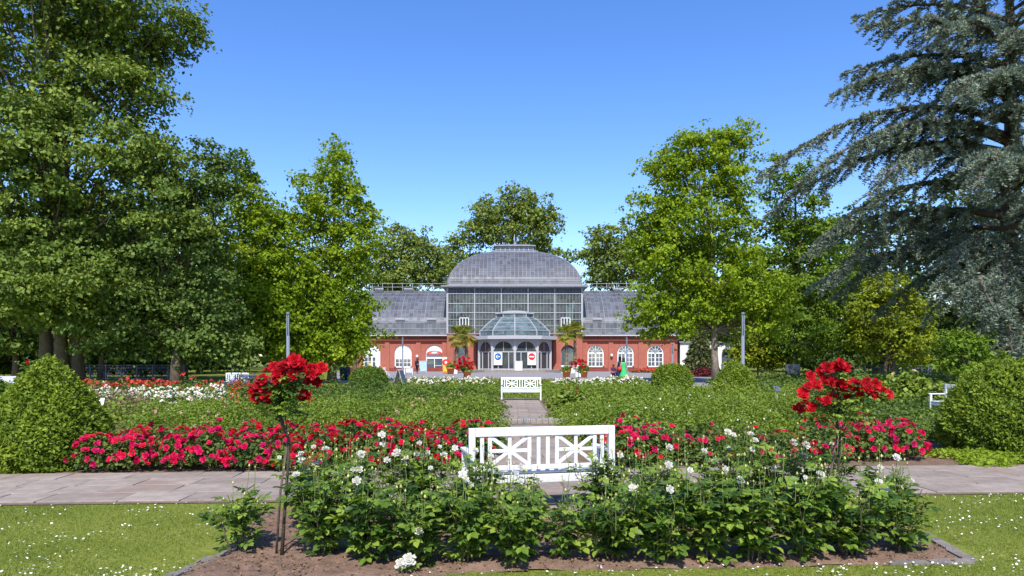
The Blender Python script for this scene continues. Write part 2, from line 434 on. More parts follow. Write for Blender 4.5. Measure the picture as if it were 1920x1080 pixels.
def scatter(T, pos, nrm, size, rng, rnd, tip=None):
    """place a copy of leaf template T at each position; returns V, F, rnd per vertex"""
    TV, TF = T
    n, k = len(pos), len(TV)
    nz = unit(nrm)
    d = rng.normal(size=(n, 3)) if tip is None else tip + 0.35 * rng.normal(size=(n, 3))
    y = unit(d - (d * nz).sum(1, keepdims=True) * nz)
    x = np.cross(y, nz)
    size = np.broadcast_to(np.asarray(size, float), (n,))[:, None, None]
    V = pos[:, None, :] + size * (TV[None, :, 0:1] * x[:, None, :] + TV[None, :, 1:2] * y[:, None, :] + TV[None, :, 2:3] * nz[:, None, :])
    F = TF[None] + (np.arange(n) * k)[:, None, None]
    return V.reshape(-1, 3), F.reshape(-1, TF.shape[1]), np.repeat(rnd, k)

def leaves_obj(name, T, pos, nrm, size, rng, rnd, m, parent, tip=None, kind='stuff'):
    V, F, r = scatter(T, pos, nrm, size, rng, rnd, tip)
    o = link(name, np_mesh(name, V, F, r), m, parent)
    if kind: o['kind'] = kind
    return o

def bumps(x, y, sc, seed):
    """cheap smooth noise in 0..1 for mounds and ragged outlines"""
    r = np.random.default_rng(seed); t = 0
    for i in range(7):
        a = r.uniform(0, 2 * math.pi); f = sc * r.uniform(0.6, 1.7)
        t = t + np.sin((x * math.cos(a) + y * math.sin(a)) * f + r.uniform(0, 6.28))
    return np.clip(0.5 + t / 7.5, 0, 1)

ORD = ['first', 'second', 'third', 'fourth', 'fifth', 'sixth', 'seventh', 'eighth', 'ninth', 'tenth', 'eleventh', 'twelfth',
       'thirteenth', 'fourteenth', 'fifteenth', 'sixteenth', 'seventeenth', 'eighteenth']

# ------------------------------------------------------------------ the setting: ground sheets
def sheet(name, pts, z, m, sub=0):
    o = MB().poly([(x, y, z) for x, y in pts]).build(name, m)
    tag(o, kind='structure')
    return o

sheet('ground', [(-900, -60), (900, -60), (900, 1400), (-900, 1400)], 0.0, 'lawn')
# forecourt in front of the palm house
sheet('forecourt', [(-16, 62), (-9.3, 43), (-9.2, 60), (-8, 62), (9, 62), (9.4, 45), (13, 45), (24, 70), (24, 99.8), (-24, 99.8)], 0.004, 'asphalt')
AX = 0.38                                          # the garden's axis

def path_near(x): return 8.55 + 0.058 * x          # near and far edges of the cross path
def path_far(x): return 10.78 + 0.055 * x

# soil of the foreground rose bed, slightly mounded, with clods
bed_poly = [(-2.62, 4.9), (-2.5, 6.1), (-2.58, 6.9), (-2.75, 7.9), (-1.0, 7.92), (-0.95, 7.45), (1.65, 7.45), (1.7, 8.02), (3.95, 8.3), (3.75, 5.9), (1.5, 5.74), (-0.3, 5.64), (-1.0, 5.42), (-1.9, 4.9)]
def edge_fade(poly, x, y, wd):
    d = np.full(len(x), 1e9)
    for (ax, ay), (bx, by) in zip(poly, poly[1:] + poly[:1]):
        L2 = (bx - ax) ** 2 + (by - ay) ** 2
        t_ = np.clip(((x - ax) * (bx - ax) + (y - ay) * (by - ay)) / L2, 0, 1)
        d = np.minimum(d, np.hypot(x - ax - t_ * (bx - ax), y - ay - t_ * (by - ay)))
    u = np.clip(d / wd, 0, 1)
    return .25 + .75 * np.sqrt(u * (2 - u))
def inside(poly, x, y):
    c = np.zeros(len(x), bool); j = len(poly) - 1
    for i in range(len(poly)):
        xi, yi = poly[i]; xj, yj = poly[j]
        t = ((yi > y) != (yj > y)) & (x < (xj - xi) * (y - yi) / (yj - yi + 1e-12) + xi)
        c ^= t; j = i
    return c
def soil_sheet(name, poly, m, z, step, amp, seed):
    xs = [p[0] for p in poly]; ys = [p[1] for p in poly]
    nx = int((max(xs) - min(xs)) / step) + 2; ny = int((max(ys) - min(ys)) / step) + 2
    X, Y = np.meshgrid(np.linspace(min(xs), max(xs), nx), np.linspace(min(ys), max(ys), ny))
    x, y = X.ravel(), Y.ravel()
    Z = z + amp * bumps(x, y, 6, seed) + amp * 0.6 * bumps(x, y, 25, seed + 1)
    ef = (edge_fade(poly, x, y, 0.22) - 0.25) / 0.75
    Z = Z * ef - 0.012 * (1 - ef)
    ii = np.arange(nx * ny).reshape(ny, nx)
    F = np.stack([ii[:-1, :-1], ii[:-1, 1:], ii[1:, 1:], ii[1:, :-1]], -1).reshape(-1, 4)
    cx, cy = x[F].mean(1), y[F].mean(1)
    F = F[inside(poly, cx, cy)]
    o = link(name, np_mesh(name, np.stack([x, y, Z], 1), F, smooth=True), m)
    return tag(o, kind='structure')
soil_sheet('rose_bed_soil', bed_poly, 'soil', 0.012, 0.05, 0.03, 3)
rng = np.random.default_rng(5)
n = 9000
x = rng.uniform(-2.8, 4.0, n); y = rng.uniform(4.9, 8.3, n)
k = inside(bed_poly, x, y); x, y = x[k], y[k]
pos = np.stack([x, y, 0.03 + rng.uniform(0, 0.025, len(x))], 1)
clods = leaves_obj('soil_clods', RHM, pos, rng.normal(size=pos.shape) + (0, 0, 0.6), rng.uniform(0.008, 0.032, len(x)), rng, rng.uniform(size=len(x)), 'mulch', None)
tag(clods, 'brown bark crumbs and clods scattered over the foreground bed', 'mulch', kind='stuff')
# middle beds
sheet('red_rose_bed_soil', [(-7.4, 10.45), (-0.35, 10.83), (-0.35, 13.6), (-7.8, 13.6)], 0.008, 'soil')
sheet('crimson_rose_bed_soil', [(1.15, 10.9), (7.3, 11.25), (8.5, 13.8), (1.15, 13.8)], 0.008, 'soil')
sheet('left_shrub_bed_soil', [(-8.6, 13.6), (-0.35, 13.6), (-0.35, 30.5), (-17, 33), (-17, 22)], 0.006, 'soil')
sheet('right_shrub_bed_soil', [(1.15, 13.8), (8.5, 13.8), (16, 22), (16, 36), (1.15, 30.5)], 0.006, 'soil')
sheet('white_flower_bed_soil', [(-8.4, 42), (8.6, 42), (8.6, 50), (-8.4, 50)], 0.010, 'soil')

# ---- stone paths: each slab its own piece
SLABS = []
def slab_mesh(w_, d_, h, seed):
    r = random.Random(seed); b = 0.012
    def j(): return r.uniform(-0.012, 0.012)
    base = [(-w_ / 2 + j(), -d_ / 2 + j()), (w_ / 2 + j(), -d_ / 2 + j()), (w_ / 2 + j(), d_ / 2 + j()), (-w_ / 2 + j(), d_ / 2 + j())]
    mb = MB(); V = []
    for zz, s in ((0, 0), (h - b * 0.5, 0), (h, b)):
        for (px, py) in base:
            V.append((px - math.copysign(s, px), py - math.copysign(s, py), zz))
    F = [(8, 9, 10, 11)]
    for a in (0, 4):
        for i in range(4):
            F.append((a + i, a + (i + 1) % 4, a + 4 + (i + 1) % 4, a + 4 + i))
    mb.add(V, F)
    return mb.mesh('slab')
pth = sheet('path', [(-40, path_near(-40)), (-0.9, path_near(-0.9)), (-0.9, 7.42), (1.62, 7.42), (1.62, path_near(1.62)), (40, path_near(40)), (40, path_far(40) + .22), (-40, path_far(-40) + .22)], 0.009, 'joint')
rr = random.Random(8)
smesh = [slab_mesh(wd, 0.525, 0.018, i) for i, wd in enumerate((0.55, 0.72, 0.9, 0.55, 0.72, 0.9))]
for me in smesh: me.materials.append(M['slab'])
swid = (0.55, 0.72, 0.9, 0.55, 0.72, 0.9)
ang = math.atan(0.0565)
for row in range(4):
    xx = -9.5 - rr.uniform(0, 0.6)
    while xx < 10:
        i = rr.randrange(6); wd = swid[i]
        cx = xx + wd / 2
        yy = path_near(cx) + 0.36 + row * 0.542
        o = link('slab', smesh[i], None, pth, (cx, yy, 0.008 + rr.uniform(-0.003, 0.003)))
        o.rotation_euler = (rr.uniform(-.004, .004), rr.uniform(-.004, .004), ang + rr.choice((0, math.pi)))
        xx += wd + 0.012
for row in range(2):                                # the bench niche
    for c in range(4):
        i = (row * 3 + c) % 2 * 3
        o = link('slab', smesh[i], None, pth, (-0.55 + c * 0.58 + row * 0.2, 7.72 + row * 0.56, 0.010 + rr.uniform(-0.002, 0.003)))
cp = sheet('central_path', [(AX - 0.78, 10.75), (AX + 0.78, 10.8), (AX + 0.78, 30.4), (AX - 0.78, 30.4)], 0.010, 'joint')
for row in range(35):
    yy = 11.25 + row * 0.555
    if 17.9 < yy < 19.0: continue
    xx = AX - 0.76
    order = [0, 2] if row % 2 else [2, 3]
    for i in order:
        wd = swid[i]
        o = link('slab', smesh[i], None, cp, (xx + wd / 2, yy, 0.008 + rr.uniform(-0.002, 0.003)))
        xx += wd + 0.02

# ---- edging stones of the foreground bed
edge = MB().poly([(-2.72, 4.9, 0.004), (-2.6, 4.9, 0.004), (-2.48, 6.1, 0.004), (-2.6, 6.1, 0.004)]).build('bed_edging', 'edge')
tag(edge, kind='structure')
em = MB().box(-0.17, 0.17, -0.05, 0.05, -0.03, 0.030).mesh('edging_stone'); em.materials.append(M['edge'])
pts = [(-2.66, 5.0), (-2.6, 5.6), (-2.45, 6.15), (-2.33, 6.5), (-2.42, 7.0)]
def run_edge(pts, step=0.36):
    for (a, b) in zip(pts[:-1], pts[1:]):
        L = math.hypot(b[0] - a[0], b[1] - a[1]); nn = max(1, round(L / step)); an = math.atan2(b[1] - a[1], b[0] - a[0])
        for i in range(nn):
            t = (i + 0.5) / nn
            o = link('edging_stone', em, None, edge, (a[0] + (b[0] - a[0]) * t, a[1] + (b[1] - a[1]) * t, rr.uniform(-0.02, 0.0)))
            o.rotation_euler = (rr.uniform(-.05, .05), 0, an + rr.uniform(-.04, .04)); o.scale = (L / nn / 0.355, 1, 1)
run_edge(pts)
run_edge([(3.05, 5.88), (3.78, 5.92)])
run_edge([(3.80, 5.96), (3.92, 6.9)])

# ---- stone ledge of the little cascade on the axis
t = empty('fountain_ledge', (AX, 18.5, 0))
tag(t, 'weathered stone ledge with trickling water across the central path', 'fountain')
rim = MB()
NN = 13
for i in range(NN):
    x0 = -1.02 + 2.04 * i / NN; x1 = x0 + 2.04 / NN - 0.004
    h = rr.uniform(-0.012, 0.012); f = rr.uniform(-0.02, 0.02)
    rim.box(x0, x1, -0.24 + f, 0.22, 0.02, 0.155 + h)
rim.build('rim_stone', 'stone', t, bevel=0.012)
MB().box(-0.84, 0.84, -0.60, -0.27, 0.012, 0.045).build('step', 'joint', t, bevel=0.008)
MB().box(-0.80, 0.80, -1.25, -0.62, 0.014, 0.030).build('basin_floor', 'stone', t)
wv = MB()
for i in range(5):
    xx = -0.12 + i * 0.055
    wv.tube([(xx, 0.1, 0.18), (xx, -0.26, 0.178), (xx + 0.01, -0.31, 0.13), (xx, -0.33, 0.05)], [0.010, 0.012, 0.010, 0.008], 5)
wv.build('water_trickle', 'water', t, True)

# ------------------------------------------------------------------ the palm house
B = empty('palm_house', (0.37, 100.0, 0))
tag(B, 'red brick palm house with curved grey glass dome and low glass wings', 'greenhouse')
HW, HF, HB = 9.27, -1.5, 28.5                       # hall half width, front and back (local y)
ZB, ZC = 5.12, 11.65                                # brick top, dome springing

def arch_pts(cx, wd, zs, n=14, r=None):
    r = r or wd / 2
    return [(cx - r * math.cos(math.pi * i / n), zs + r * math.sin(math.pi * i / n)) for i in range(n + 1)]

def arch_wall(mb, x0, x1, z0, z1, ops, y, th):
    """wall with round-arched openings (cx, width, sill, spring) and reveals of depth th"""
    x = x0
    for cx, wd, sill, zs in sorted(ops):
        a, b = cx - wd / 2, cx + wd / 2
        mb.poly([(x, y, z0), (a, y, z0), (a, y, z1), (x, y, z1)])
        if sill > z0: mb.poly([(a, y, z0), (b, y, z0), (b, y, sill), (a, y, sill)]); mb.poly([(a, y, sill), (b, y, sill), (b, y + th, sill), (a, y + th, sill)])
        P = arch_pts(cx, wd, zs)
        for (xa, za), (xb, zb) in zip(P[:-1], P[1:]):
            mb.poly([(xa, y, za), (xb, y, zb), (xb, y, z1), (xa, y, z1)])
            mb.poly([(xa, y, za), (xa, y + th, za), (xb, y + th, zb), (xb, y, zb)])
        mb.poly([(a, y, sill), (a, y + th, sill), (a, y + th, zs), (a, y, zs)])
        mb.poly([(b, y, sill), (b, y, zs), (b, y + th, zs), (b, y + th, sill)])
        x = b
    mb.poly([(x, y, z0), (x1, y, z0), (x1, y, z1), (x, y, z1)])
    return mb

WX = 22.6
LW = [(-19.85, 2.35), (-15.5, 2.35), (-11.15, 2.35)]
RW = [(11.25, 2.25), (15.4, 2.25), (19.55, 2.25)]
arch_wall(MB(), -WX, -HW, 0, 4.92, [(c, wd, 0.55 if i < 2 else 0.08, 2.55) for i, (c, wd) in enumerate(LW)], 0, 0.3).build('wall', 'brick', B)
arch_wall(MB(), HW, WX, 0, 4.92, [(c, wd, 0.62, 2.55) for c, wd in RW], 0, 0.3).build('wall', 'brick', B)
MB().box(-WX, -WX + 0.3, 0.003, 17, 0, 4.92).build('end_wall', 'brick', B)
MB().box(WX - 0.3, WX, 0.003, 17, 0, 4.92).build('end_wall', 'brick', B)
arch_wall(MB(), -HW, HW, 0, ZB, [(-7.3, 1.9, 0.6, 2.7), (7.3, 1.9, 0.6, 2.7), (0, 3.2, 0, 2.4)], HF, 0.35).build('wall', 'brick', B)
MB().box(-HW, -HW + 0.3, HF + 0.003, HB, 0, ZB).build('side_wall', 'brick', B)
MB().box(HW - 0.3, HW, HF + 0.003, HB, 0, ZB).build('side_wall', 'brick', B)
for cx in (-7.3, 7.3):
    mb = MB(); P = arch_pts(cx, 1.9, 2.7); mb.poly([(x, HF + 0.3, z) for x, z in P] + [(cx + 0.95, HF + 0.3, 0.6), (cx - 0.95, HF + 0.3, 0.6)])
    mb.build('window', 'window', B)
# pilasters, plinth, cornice
for x in (-22.2, -17.7, -13.35, -9.75, 9.75, 13.35, 17.5, 21.9):
    MB().box(x - 0.32, x + 0.32, -0.16, -0.003, 0.0, 4.9).build('pilaster', 'brick', B)
for s in (-1, 1):
    for x in (HW - 0.45, HW - 3.6):
        MB().box(s * x - 0.4, s * x + 0.4, HF - 0.16, HF - 0.003, 0, ZB - 0.02).build('pilaster', 'brick', B)
for x0, x1 in ((-WX, -HW - 0.003), (HW + 0.003, WX)):
    MB().box(x0, x1, -0.10, -0.006, 0, 0.5).build('plinth', 'brickdark', B)
    MB().box(x0, x1, -0.22, -0.006, 4.08, 4.26).box(x0, x1, -0.34, -0.006, 4.27, 4.62).build('brick_frieze', 'brickdark', B)  # corbel band; its dark brick also paints in the shadow under the cornice
    MB().box(x0 - 0.3 * (x0 < -10), x1 + 0.3 * (x1 > 10), -0.78, 0.28, 4.93, 5.02).build('cornice', 'whitewall', B)
    mb = MB().box(x0, x1, -0.80, -0.55, 5.023, 5.16)
    mb.build('gutter', 'zinc', B)
MB().box(-HW - 0.12, HW + 0.12, HF - 0.22, HF + 0.3, ZB + 0.003, ZB + 0.16).build('hall_cornice', 'zinc', B)

# arched windows
def ring(mb, cx, z0, zs, wd, y, t_, d_):
    r = wd / 2; P = [(cx - r, z0)] + arch_pts(cx, wd, zs) + [(cx + r, z0)]
    Q = [(cx - r + t_, z0)] + arch_pts(cx, wd - 2 * t_, zs) + [(cx + r - t_, z0)]
    for i in range(len(P) - 1):
        a, b, c, d = P[i], P[i + 1], Q[i + 1], Q[i]
        mb.poly([(a[0], y, a[1]), (d[0], y, d[1]), (c[0], y, c[1]), (b[0], y, b[1])])
        mb.poly([(d[0], y, d[1]), (d[0], y + d_, d[1]), (c[0], y + d_, c[1]), (c[0], y, c[1])])
    return mb
def arch_window(cx, wd, sill, zs, fan=True, blind=None):
    y = 0.12
    wm = ring(MB(), cx, sill, zs, wd, y, 0.15, 0.1)
    wm.box(cx - wd / 2, cx + wd / 2, y, y + 0.1, sill, sill + 0.16)
    win = wm.build('window', 'white', B)
    P = arch_pts(cx, wd - 0.1, zs)
    MB().poly([(x, y + 0.09, z) for x, z in P] + [(cx + wd / 2 - 0.05, y + 0.09, sill + 0.1), (cx - wd / 2 + 0.05, y + 0.09, sill + 0.1)]).build('pane', 'window', win)
    mt = MB(); hw = wd / 2 - 0.15
    mt.box(cx - 0.09, cx + 0.09, y + 0.01, y + 0.08, sill + 0.16, zs)
    top = zs if blind is None else blind
    mt.box(cx - hw, cx + hw, y + 0.012, y + 0.082, top - 0.09, top + 0.09)
    for s in (-1, 1):
        mt.box(cx + s * hw * 0.53 - 0.035, cx + s * hw * 0.53 + 0.035, y + 0.014, y + 0.07, sill + 0.16, top - 0.09)
    nr = 3 if blind is None else 2
    for k in range(1, nr):
        z = sill + 0.16 + (top - 0.09 - sill - 0.16) * k / nr
        mt.box(cx - hw, cx + hw, y + 0.016, y + 0.066, z - 0.035, z + 0.035)
    if fan and blind is None:
        for k in range(1, 6):
            a = math.pi * k / 6
            mt.bar((cx + 0.28 * math.cos(a), y + 0.04, zs + 0.28 * math.sin(a)), (cx + hw * math.cos(a), y + 0.04, zs + hw * math.sin(a)), 0.06, 0.04)
        pp = [(cx + 0.55 * math.cos(math.pi * k / 10), y + 0.042, zs + 0.55 * math.sin(math.pi * k / 10)) for k in range(11)]
        mt.tube(pp, 0.03, 4)
        mt.lathe([(0.0, 0), (0.2, 0.0), (0.2, 0.05), (0.0, 0.06)], 10, (cx, y + 0.05, zs + 0.1))
    mt.build('muntins', 'white', win)
    if blind is not None:
        P = [(x, z) for x, z in arch_pts(cx, wd - 0.12, zs)]
        MB().poly([(x, y + 0.05, z) for x, z in P] + [(cx + wd / 2 - 0.06, y + 0.05, blind), (cx - wd / 2 + 0.06, y + 0.05, blind)]).build('blind_panel', 'white', win)
    if sill > 0.3:
        MB().box(cx - wd / 2 - 0.1, cx + wd / 2 + 0.1, -0.14, 0.11, sill - 0.12, sill + 0.002).build('sill', 'brickdark', win)
    return win
for c, wd in RW: arch_window(c, wd, 0.62, 2.55)
w0 = arch_window(LW[0][0], LW[0][1], 0.55, 2.55, blind=2.05)
MB().box(LW[0][0] - 0.42, LW[0][0] - 0.1, 0.08, 0.1, 0.78, 1.2).build('yellow_notice', 'yellow', w0)
MB().box(LW[0][0] + 0.5, LW[0][0] + 1.05, 0.09, 0.115, 0.6, 2.0).build('white_shutter', 'white', w0)
arch_window(LW[1][0], LW[1][1], 0.55, 2.55, blind=1.8)
# shop doorway with a red fascia
cx, wd = LW[2]
d = ring(MB(), cx, 0.08, 2.55, wd, 0.12, 0.12, 0.1).build('shop_door', 'white', B)
MB().poly([(x, 0.17, z) for x, z in arch_pts(cx, wd - 0.1, 2.55)] + [(cx + 1.12, 0.17, 2.0), (cx - 1.12, 0.17, 2.0)]).build('blind_panel', 'white', d)
MB().box(cx - 1.06, cx + 1.06, 0.2, 0.22, 0.1, 2.0).build('pane', 'window', d)
MB().box(cx - 1.05, cx - 0.05, 0.16, 0.19, 0.1, 0.62).box(cx + 0.06, cx + 1.05, 0.16, 0.19, 0.1, 0.62).build('door_panel', 'brickdark', d)
MB().box(cx - 0.045, cx + 0.05, 0.13, 0.18, 0.1, 1.95).box(cx + 0.06, cx + 1.0, 0.14, 0.17, 0.78, 0.84).box(cx - 1.05, cx + 1.05, 0.135, 0.165, 1.78, 2.1).build('door_frame', 'white', d)
fp = [(cx - 1.12 + 2.24 * i / 12, 2.5 + 0.42 * math.sin(math.pi * i / 12) ** 0.6) for i in range(13)]
fa = MB()
for (xa, za), (xb, zb) in zip(fp[:-1], fp[1:]):
    fa.poly([(xa, -0.22, 2.42), (xb, -0.22, 2.42), (xb, 0.06, zb), (xa, 0.06, za)])
fa.build('red_awning', 'red', d)
MB().box(cx - 0.35, cx + 0.35, -0.15, -0.13, 2.55, 2.68).build('awning_lettering', 'white', d)
MB().box(-10.0, -9.2 - 0.1, -0.24, -0.2, 0.7, 2.0).build('white_notice_board', 'white', B)

# wing roofs: upright glazing, whitewashed vent strip, curved glass slope up to the ridge
wprof = [(0.25, 5.18), (0.25, 6.75), (0.75, 7.0), (1.15, 7.55), (2.0, 8.6), (3.2, 9.75), (4.7, 10.75), (6.4, 11.45), (7.0, 11.62)]
RIDGE = 7.6
def wing(x0, x1, sgn):
    def strip(i0, i1, m, name):
        mb = MB(); rb = MB()
        for i in range(i0, i1):
            (ya, za), (yb, zb) = wprof[i], wprof[i + 1]
            mb.poly([(x0, ya, za), (x1, ya, za), (x1, yb, zb), (x0, yb, zb)])
            rb.poly([(x1, 2 * RIDGE - ya, za), (x0, 2 * RIDGE - ya, za), (x0, 2 * RIDGE - yb, zb), (x1, 2 * RIDGE - yb, zb)])
        mb.build(name, m, B); rb.build(name, m, B)
    strip(0, 1, 'wingglass', 'upright_glazing')
    strip(1, 3, 'palepane', 'vent_strip')
    strip(3, len(wprof) - 1, 'domeglass', 'glass_roof')
    MB().box(x0, x1, 6.9, 2 * RIDGE - 6.9, 11.63, 11.86).build('ridge_cap', 'palepane', B)
    e = MB()
    xe = x0 if sgn < 0 else x1
    e.poly([(xe, y, z) for y, z in wprof] + [(xe, 2 * RIDGE - y, z) for y, z in wprof[::-1]])
    e.build('gable_glass', 'wingglass', B)
    br = MB(); nb = int((x1 - x0) / 0.55)
    for i in range(nb + 1):
        x = x0 + (x1 - x0) * i / nb
        wdt = 0.07 if i % 6 == 0 else 0.032
        for (ya, za), (yb, zb) in zip(wprof[:-1], wprof[1:]):
            br.bar((x, ya - 0.02, za + 0.02), (x, yb - 0.02, zb + 0.02), wdt, 0.05, (0, -1, 0.5))
    br.build('glazing_bars', 'bar', B)['kind'] = 'stuff'
    pr = MB()
    for y, z in wprof[1:]:
        pr.bar((x0, y - 0.02, z + 0.02), (x1, y - 0.02, z + 0.02), 0.035, 0.035)
    for z in (5.95,):
        pr.bar((x0, 0.22, z), (x1, 0.22, z), 0.05, 0.05)
    pr.build('purlins', 'barlight', B)['kind'] = 'stuff'
    rl = MB(); nr = 9
    for i in range(nr + 1):
        x = x0 + (x1 - x0) * i / nr
        rl.bar((x, 7.2, 11.86), (x, 7.2, 13.0), 0.06)
    for z in (12.45, 12.97): rl.bar((x0, 7.2, z), (x1, 7.2, z), 0.05)
    rl.build('ridge_railing', 'barlight', B)['kind'] = 'stuff'
for x0, x1, s in ((-WX, -HW - 0.02, -1), (HW + 0.02, WX, 1)): wing(x0, x1, s)
def vent(x, zc, y, wd, h, name='vent'):
    v = MB().box(x - wd / 2, x + wd / 2, y - 0.05, y + 0.25, zc - h / 2, zc + h / 2).build(name, 'darkmetal', B)
    MB().bar((x - wd / 2, y - 0.32, zc + h * 0.75), (x + wd / 2, y - 0.32, zc + h * 0.75), 0.06).bar((x - wd / 2, y - 0.3, zc + h * 0.1), (x + wd / 2, y - 0.3, zc + h * 0.1), 0.05).box(x - wd / 2, x + wd / 2, y - 0.34, y - 0.3, zc + h * 0.58, zc + h * 0.92).build('vent_flap', 'greymetal', v)
for x in (-16.0, -11.6, 11.55, 15.9): vent(x, 6.95, 0.55, 1.25, 0.5)
for x in (-20.0, -15.7, 15.3, 19.9): vent(x, 11.72, 6.6, 1.3, 0.5, 'ridge_vent')

# hall: glass gable, side glazing
MB().poly([(-HW, HF + 0.1, ZB + 0.15), (HW, HF + 0.1, ZB + 0.15), (HW, HF + 0.1, ZC - 0.1), (-HW, HF + 0.1, ZC - 0.1)]).build('gable_glass', 'gableglass', B)
for s in (-1, 1):
    MB().poly([(s * HW, HF + 0.1, ZB + 0.15), (s * HW, HB, ZB + 0.15), (s * HW, HB, ZC - 0.1), (s * HW, HF + 0.1, ZC - 0.1)]).build('side_glass', 'gableglass', B)
MB().poly([(-HW, HB, 0), (HW, HB, 0), (HW, HB, ZC - 0.1), (-HW, HB, ZC - 0.1)]).build('rear_wall', 'greymetal', B)
MB().box(-HW + 0.4, HW - 0.4, HF + 0.5, HB - 0.3, 0.01, 0.05).build('hall_floor', 'asphalt', B)
br = MB()
nb = 42
for i in range(nb + 1):
    x = -HW + 2 * HW * i / nb
    br.box(x - 0.024, x + 0.024, HF + 0.02, HF + 0.08, ZB + 0.15, ZC - 0.1)
br.build('glazing_bars', 'bar', B)['kind'] = 'stuff'
mu = MB()
for i in range(6):
    x = -HW + 0.12 + (2 * HW - 0.24) * i / 5
    MB().box(x - 0.07, x + 0.07, HF - 0.06, HF + 0.015, ZB + 0.16, ZC - 0.12).build('mullion', 'barlight', B)
for z in (ZB + 1.15, ZB + 2.05, ZB + 2.95, ZB + 4.2, ZC - 0.98):
    th = 0.05 if z > ZB + 2.5 else 0.03
    MB().box(-HW, HW, HF - 0.03, HF + 0.012, z - th, z + th).build('transom', 'barlight', B)
for s in (-1, 1):
    for k in range(10):
        y = HF + 30 * k / 10
        MB().box(s * HW - 0.08, s * HW + 0.08, y, y + 0.12, ZB + 0.16, ZC - 0.12).build('mullion', 'barlight', B)
# little arched braces in the frieze
fz = MB()
for i in range(10):
    xa = -HW + 2 * HW * i / 10; xb = xa + 2 * HW / 10
    P = [(xa + (xb - xa) * k / 8, HF - 0.05, ZC - 0.92 + 0.72 * math.sin(math.pi * k / 8) ** 0.7) for k in range(9)]
    fz.tube(P, 0.035, 4)
fz.box(-HW - 0.02, HW + 0.02, HF + 0.09, HF + 0.10, ZC - 0.9, ZC - 0.1)
fz.build('frieze', 'ironpaint', B)['kind'] = 'stuff'
for cxw in (-6.9, 6.95):
    f = MB()
    for a, b in (((-.6, 0), (.6, 0)), ((-.6, 1.2), (.6, 1.2)), ((-.6, 0), (-.6, 1.2)), ((.6, 0), (.6, 1.2)), ((-.2, 0), (-.2, 1.2)), ((.2, 0), (.2, 1.2))):
        f.bar((cxw + a[0], HF - 0.12, 6.15 + a[1]), (cxw + b[0], HF - 0.12, 6.15 + b[1]), 0.09)
    f.build('casement', 'white', B)
# cornice and dome
MB().box(-HW - 0.75, HW + 0.75, HF - 0.75, HB + 0.75, ZC - 0.08, ZC + 0.10).box(-HW - 0.3, HW + 0.3, HF - 0.3, HB + 0.3, ZC - 0.25, ZC - 0.083).build('dome_cornice', 'zinc', B)
A_, B_ = HW - 0.1, 5.92
hs = [0.0, 0.35, 0.65, 0.95, 1.25, 1.55, 1.85, 2.2, 2.55, 2.95, 3.4, 3.85, 4.25, 4.6, 4.9, 5.15, 5.38, 5.6]
def inset(h): return A_ - A_ * math.sqrt(max(0, 1 - (h / B_) ** 2))
rows = [(ZC + 0.1 + h, inset(h)) for h in hs]
YF, YB = HF + 0.1, HB - 0.1
def dome_strip(i0, i1, m, name):
    mb = MB()
    for i in range(i0, i1):
        (za, ia), (zb, ib) = rows[i], rows[i + 1]
        a = [(-A_ + ia, YF + ia, za), (A_ - ia, YF + ia, za), (A_ - ia, YB - ia, za), (-A_ + ia, YB - ia, za)]
        b = [(-A_ + ib, YF + ib, zb), (A_ - ib, YF + ib, zb), (A_ - ib, YB - ib, zb), (-A_ + ib, YB - ib, zb)]
        for k in range(4):
            j = (k + 1) % 4
            mb.poly([a[k], a[j], b[j], b[k]])
    return mb.build(name, m, B)
dome_strip(0, 1, 'zinc', 'dome_kerb')
dome_strip(1, 4, 'palepane', 'dome_glint_panes')  # paler pane colour stands in for the sun glint low on the dome
dome_strip(4, len(rows) - 1, 'domeglass', 'dome_panes')
db = MB(); dh = MB()
for i in range(len(rows) - 1):
    (za, ia), (zb, ib) = rows[i], rows[i + 1]
    dy, dz = ib - ia, zb - za; L = math.hypot(dy, dz); ny, nz = -dz / L, dy / L
    N = 34
    for k in range(-N // 2, N // 2 + 1):
        x = k * 2 * A_ / N
        if abs(x) <= A_ - ib:
            db.bar((x, YF + ia + ny * .02, za + nz * .02), (x, YF + ib + ny * .02, zb + nz * .02), 0.036, 0.04, (0, ny, nz))
    for s in (-1, 1):
        db.bar((s * (A_ - ia), YF + ia, za), (s * (A_ - ib), YF + ib, zb), 0.12, 0.1)
        for k in range(0, 40, 2):
            y = YF + k * 0.72
            if YF + ib <= y <= YB - ib:
                db.bar((s * (A_ - ia + .02), y, za), (s * (A_ - ib + .02), y, zb), 0.055, 0.04)
    dh.bar((-A_ + ib, YF + ib - 0.025, zb + 0.02), (A_ - ib, YF + ib - 0.025, zb + 0.02), 0.03, 0.03)
    for s in (-1, 1):
        dh.bar((s * (A_ - ib), YF + ib, zb + 0.02), (s * (A_ - ib), YB - ib, zb + 0.02), 0.03, 0.03)
db.build('dome_ribs', 'bar', B)['kind'] = 'stuff'
dh.build('dome_purlins', 'bar', B)['kind'] = 'stuff'
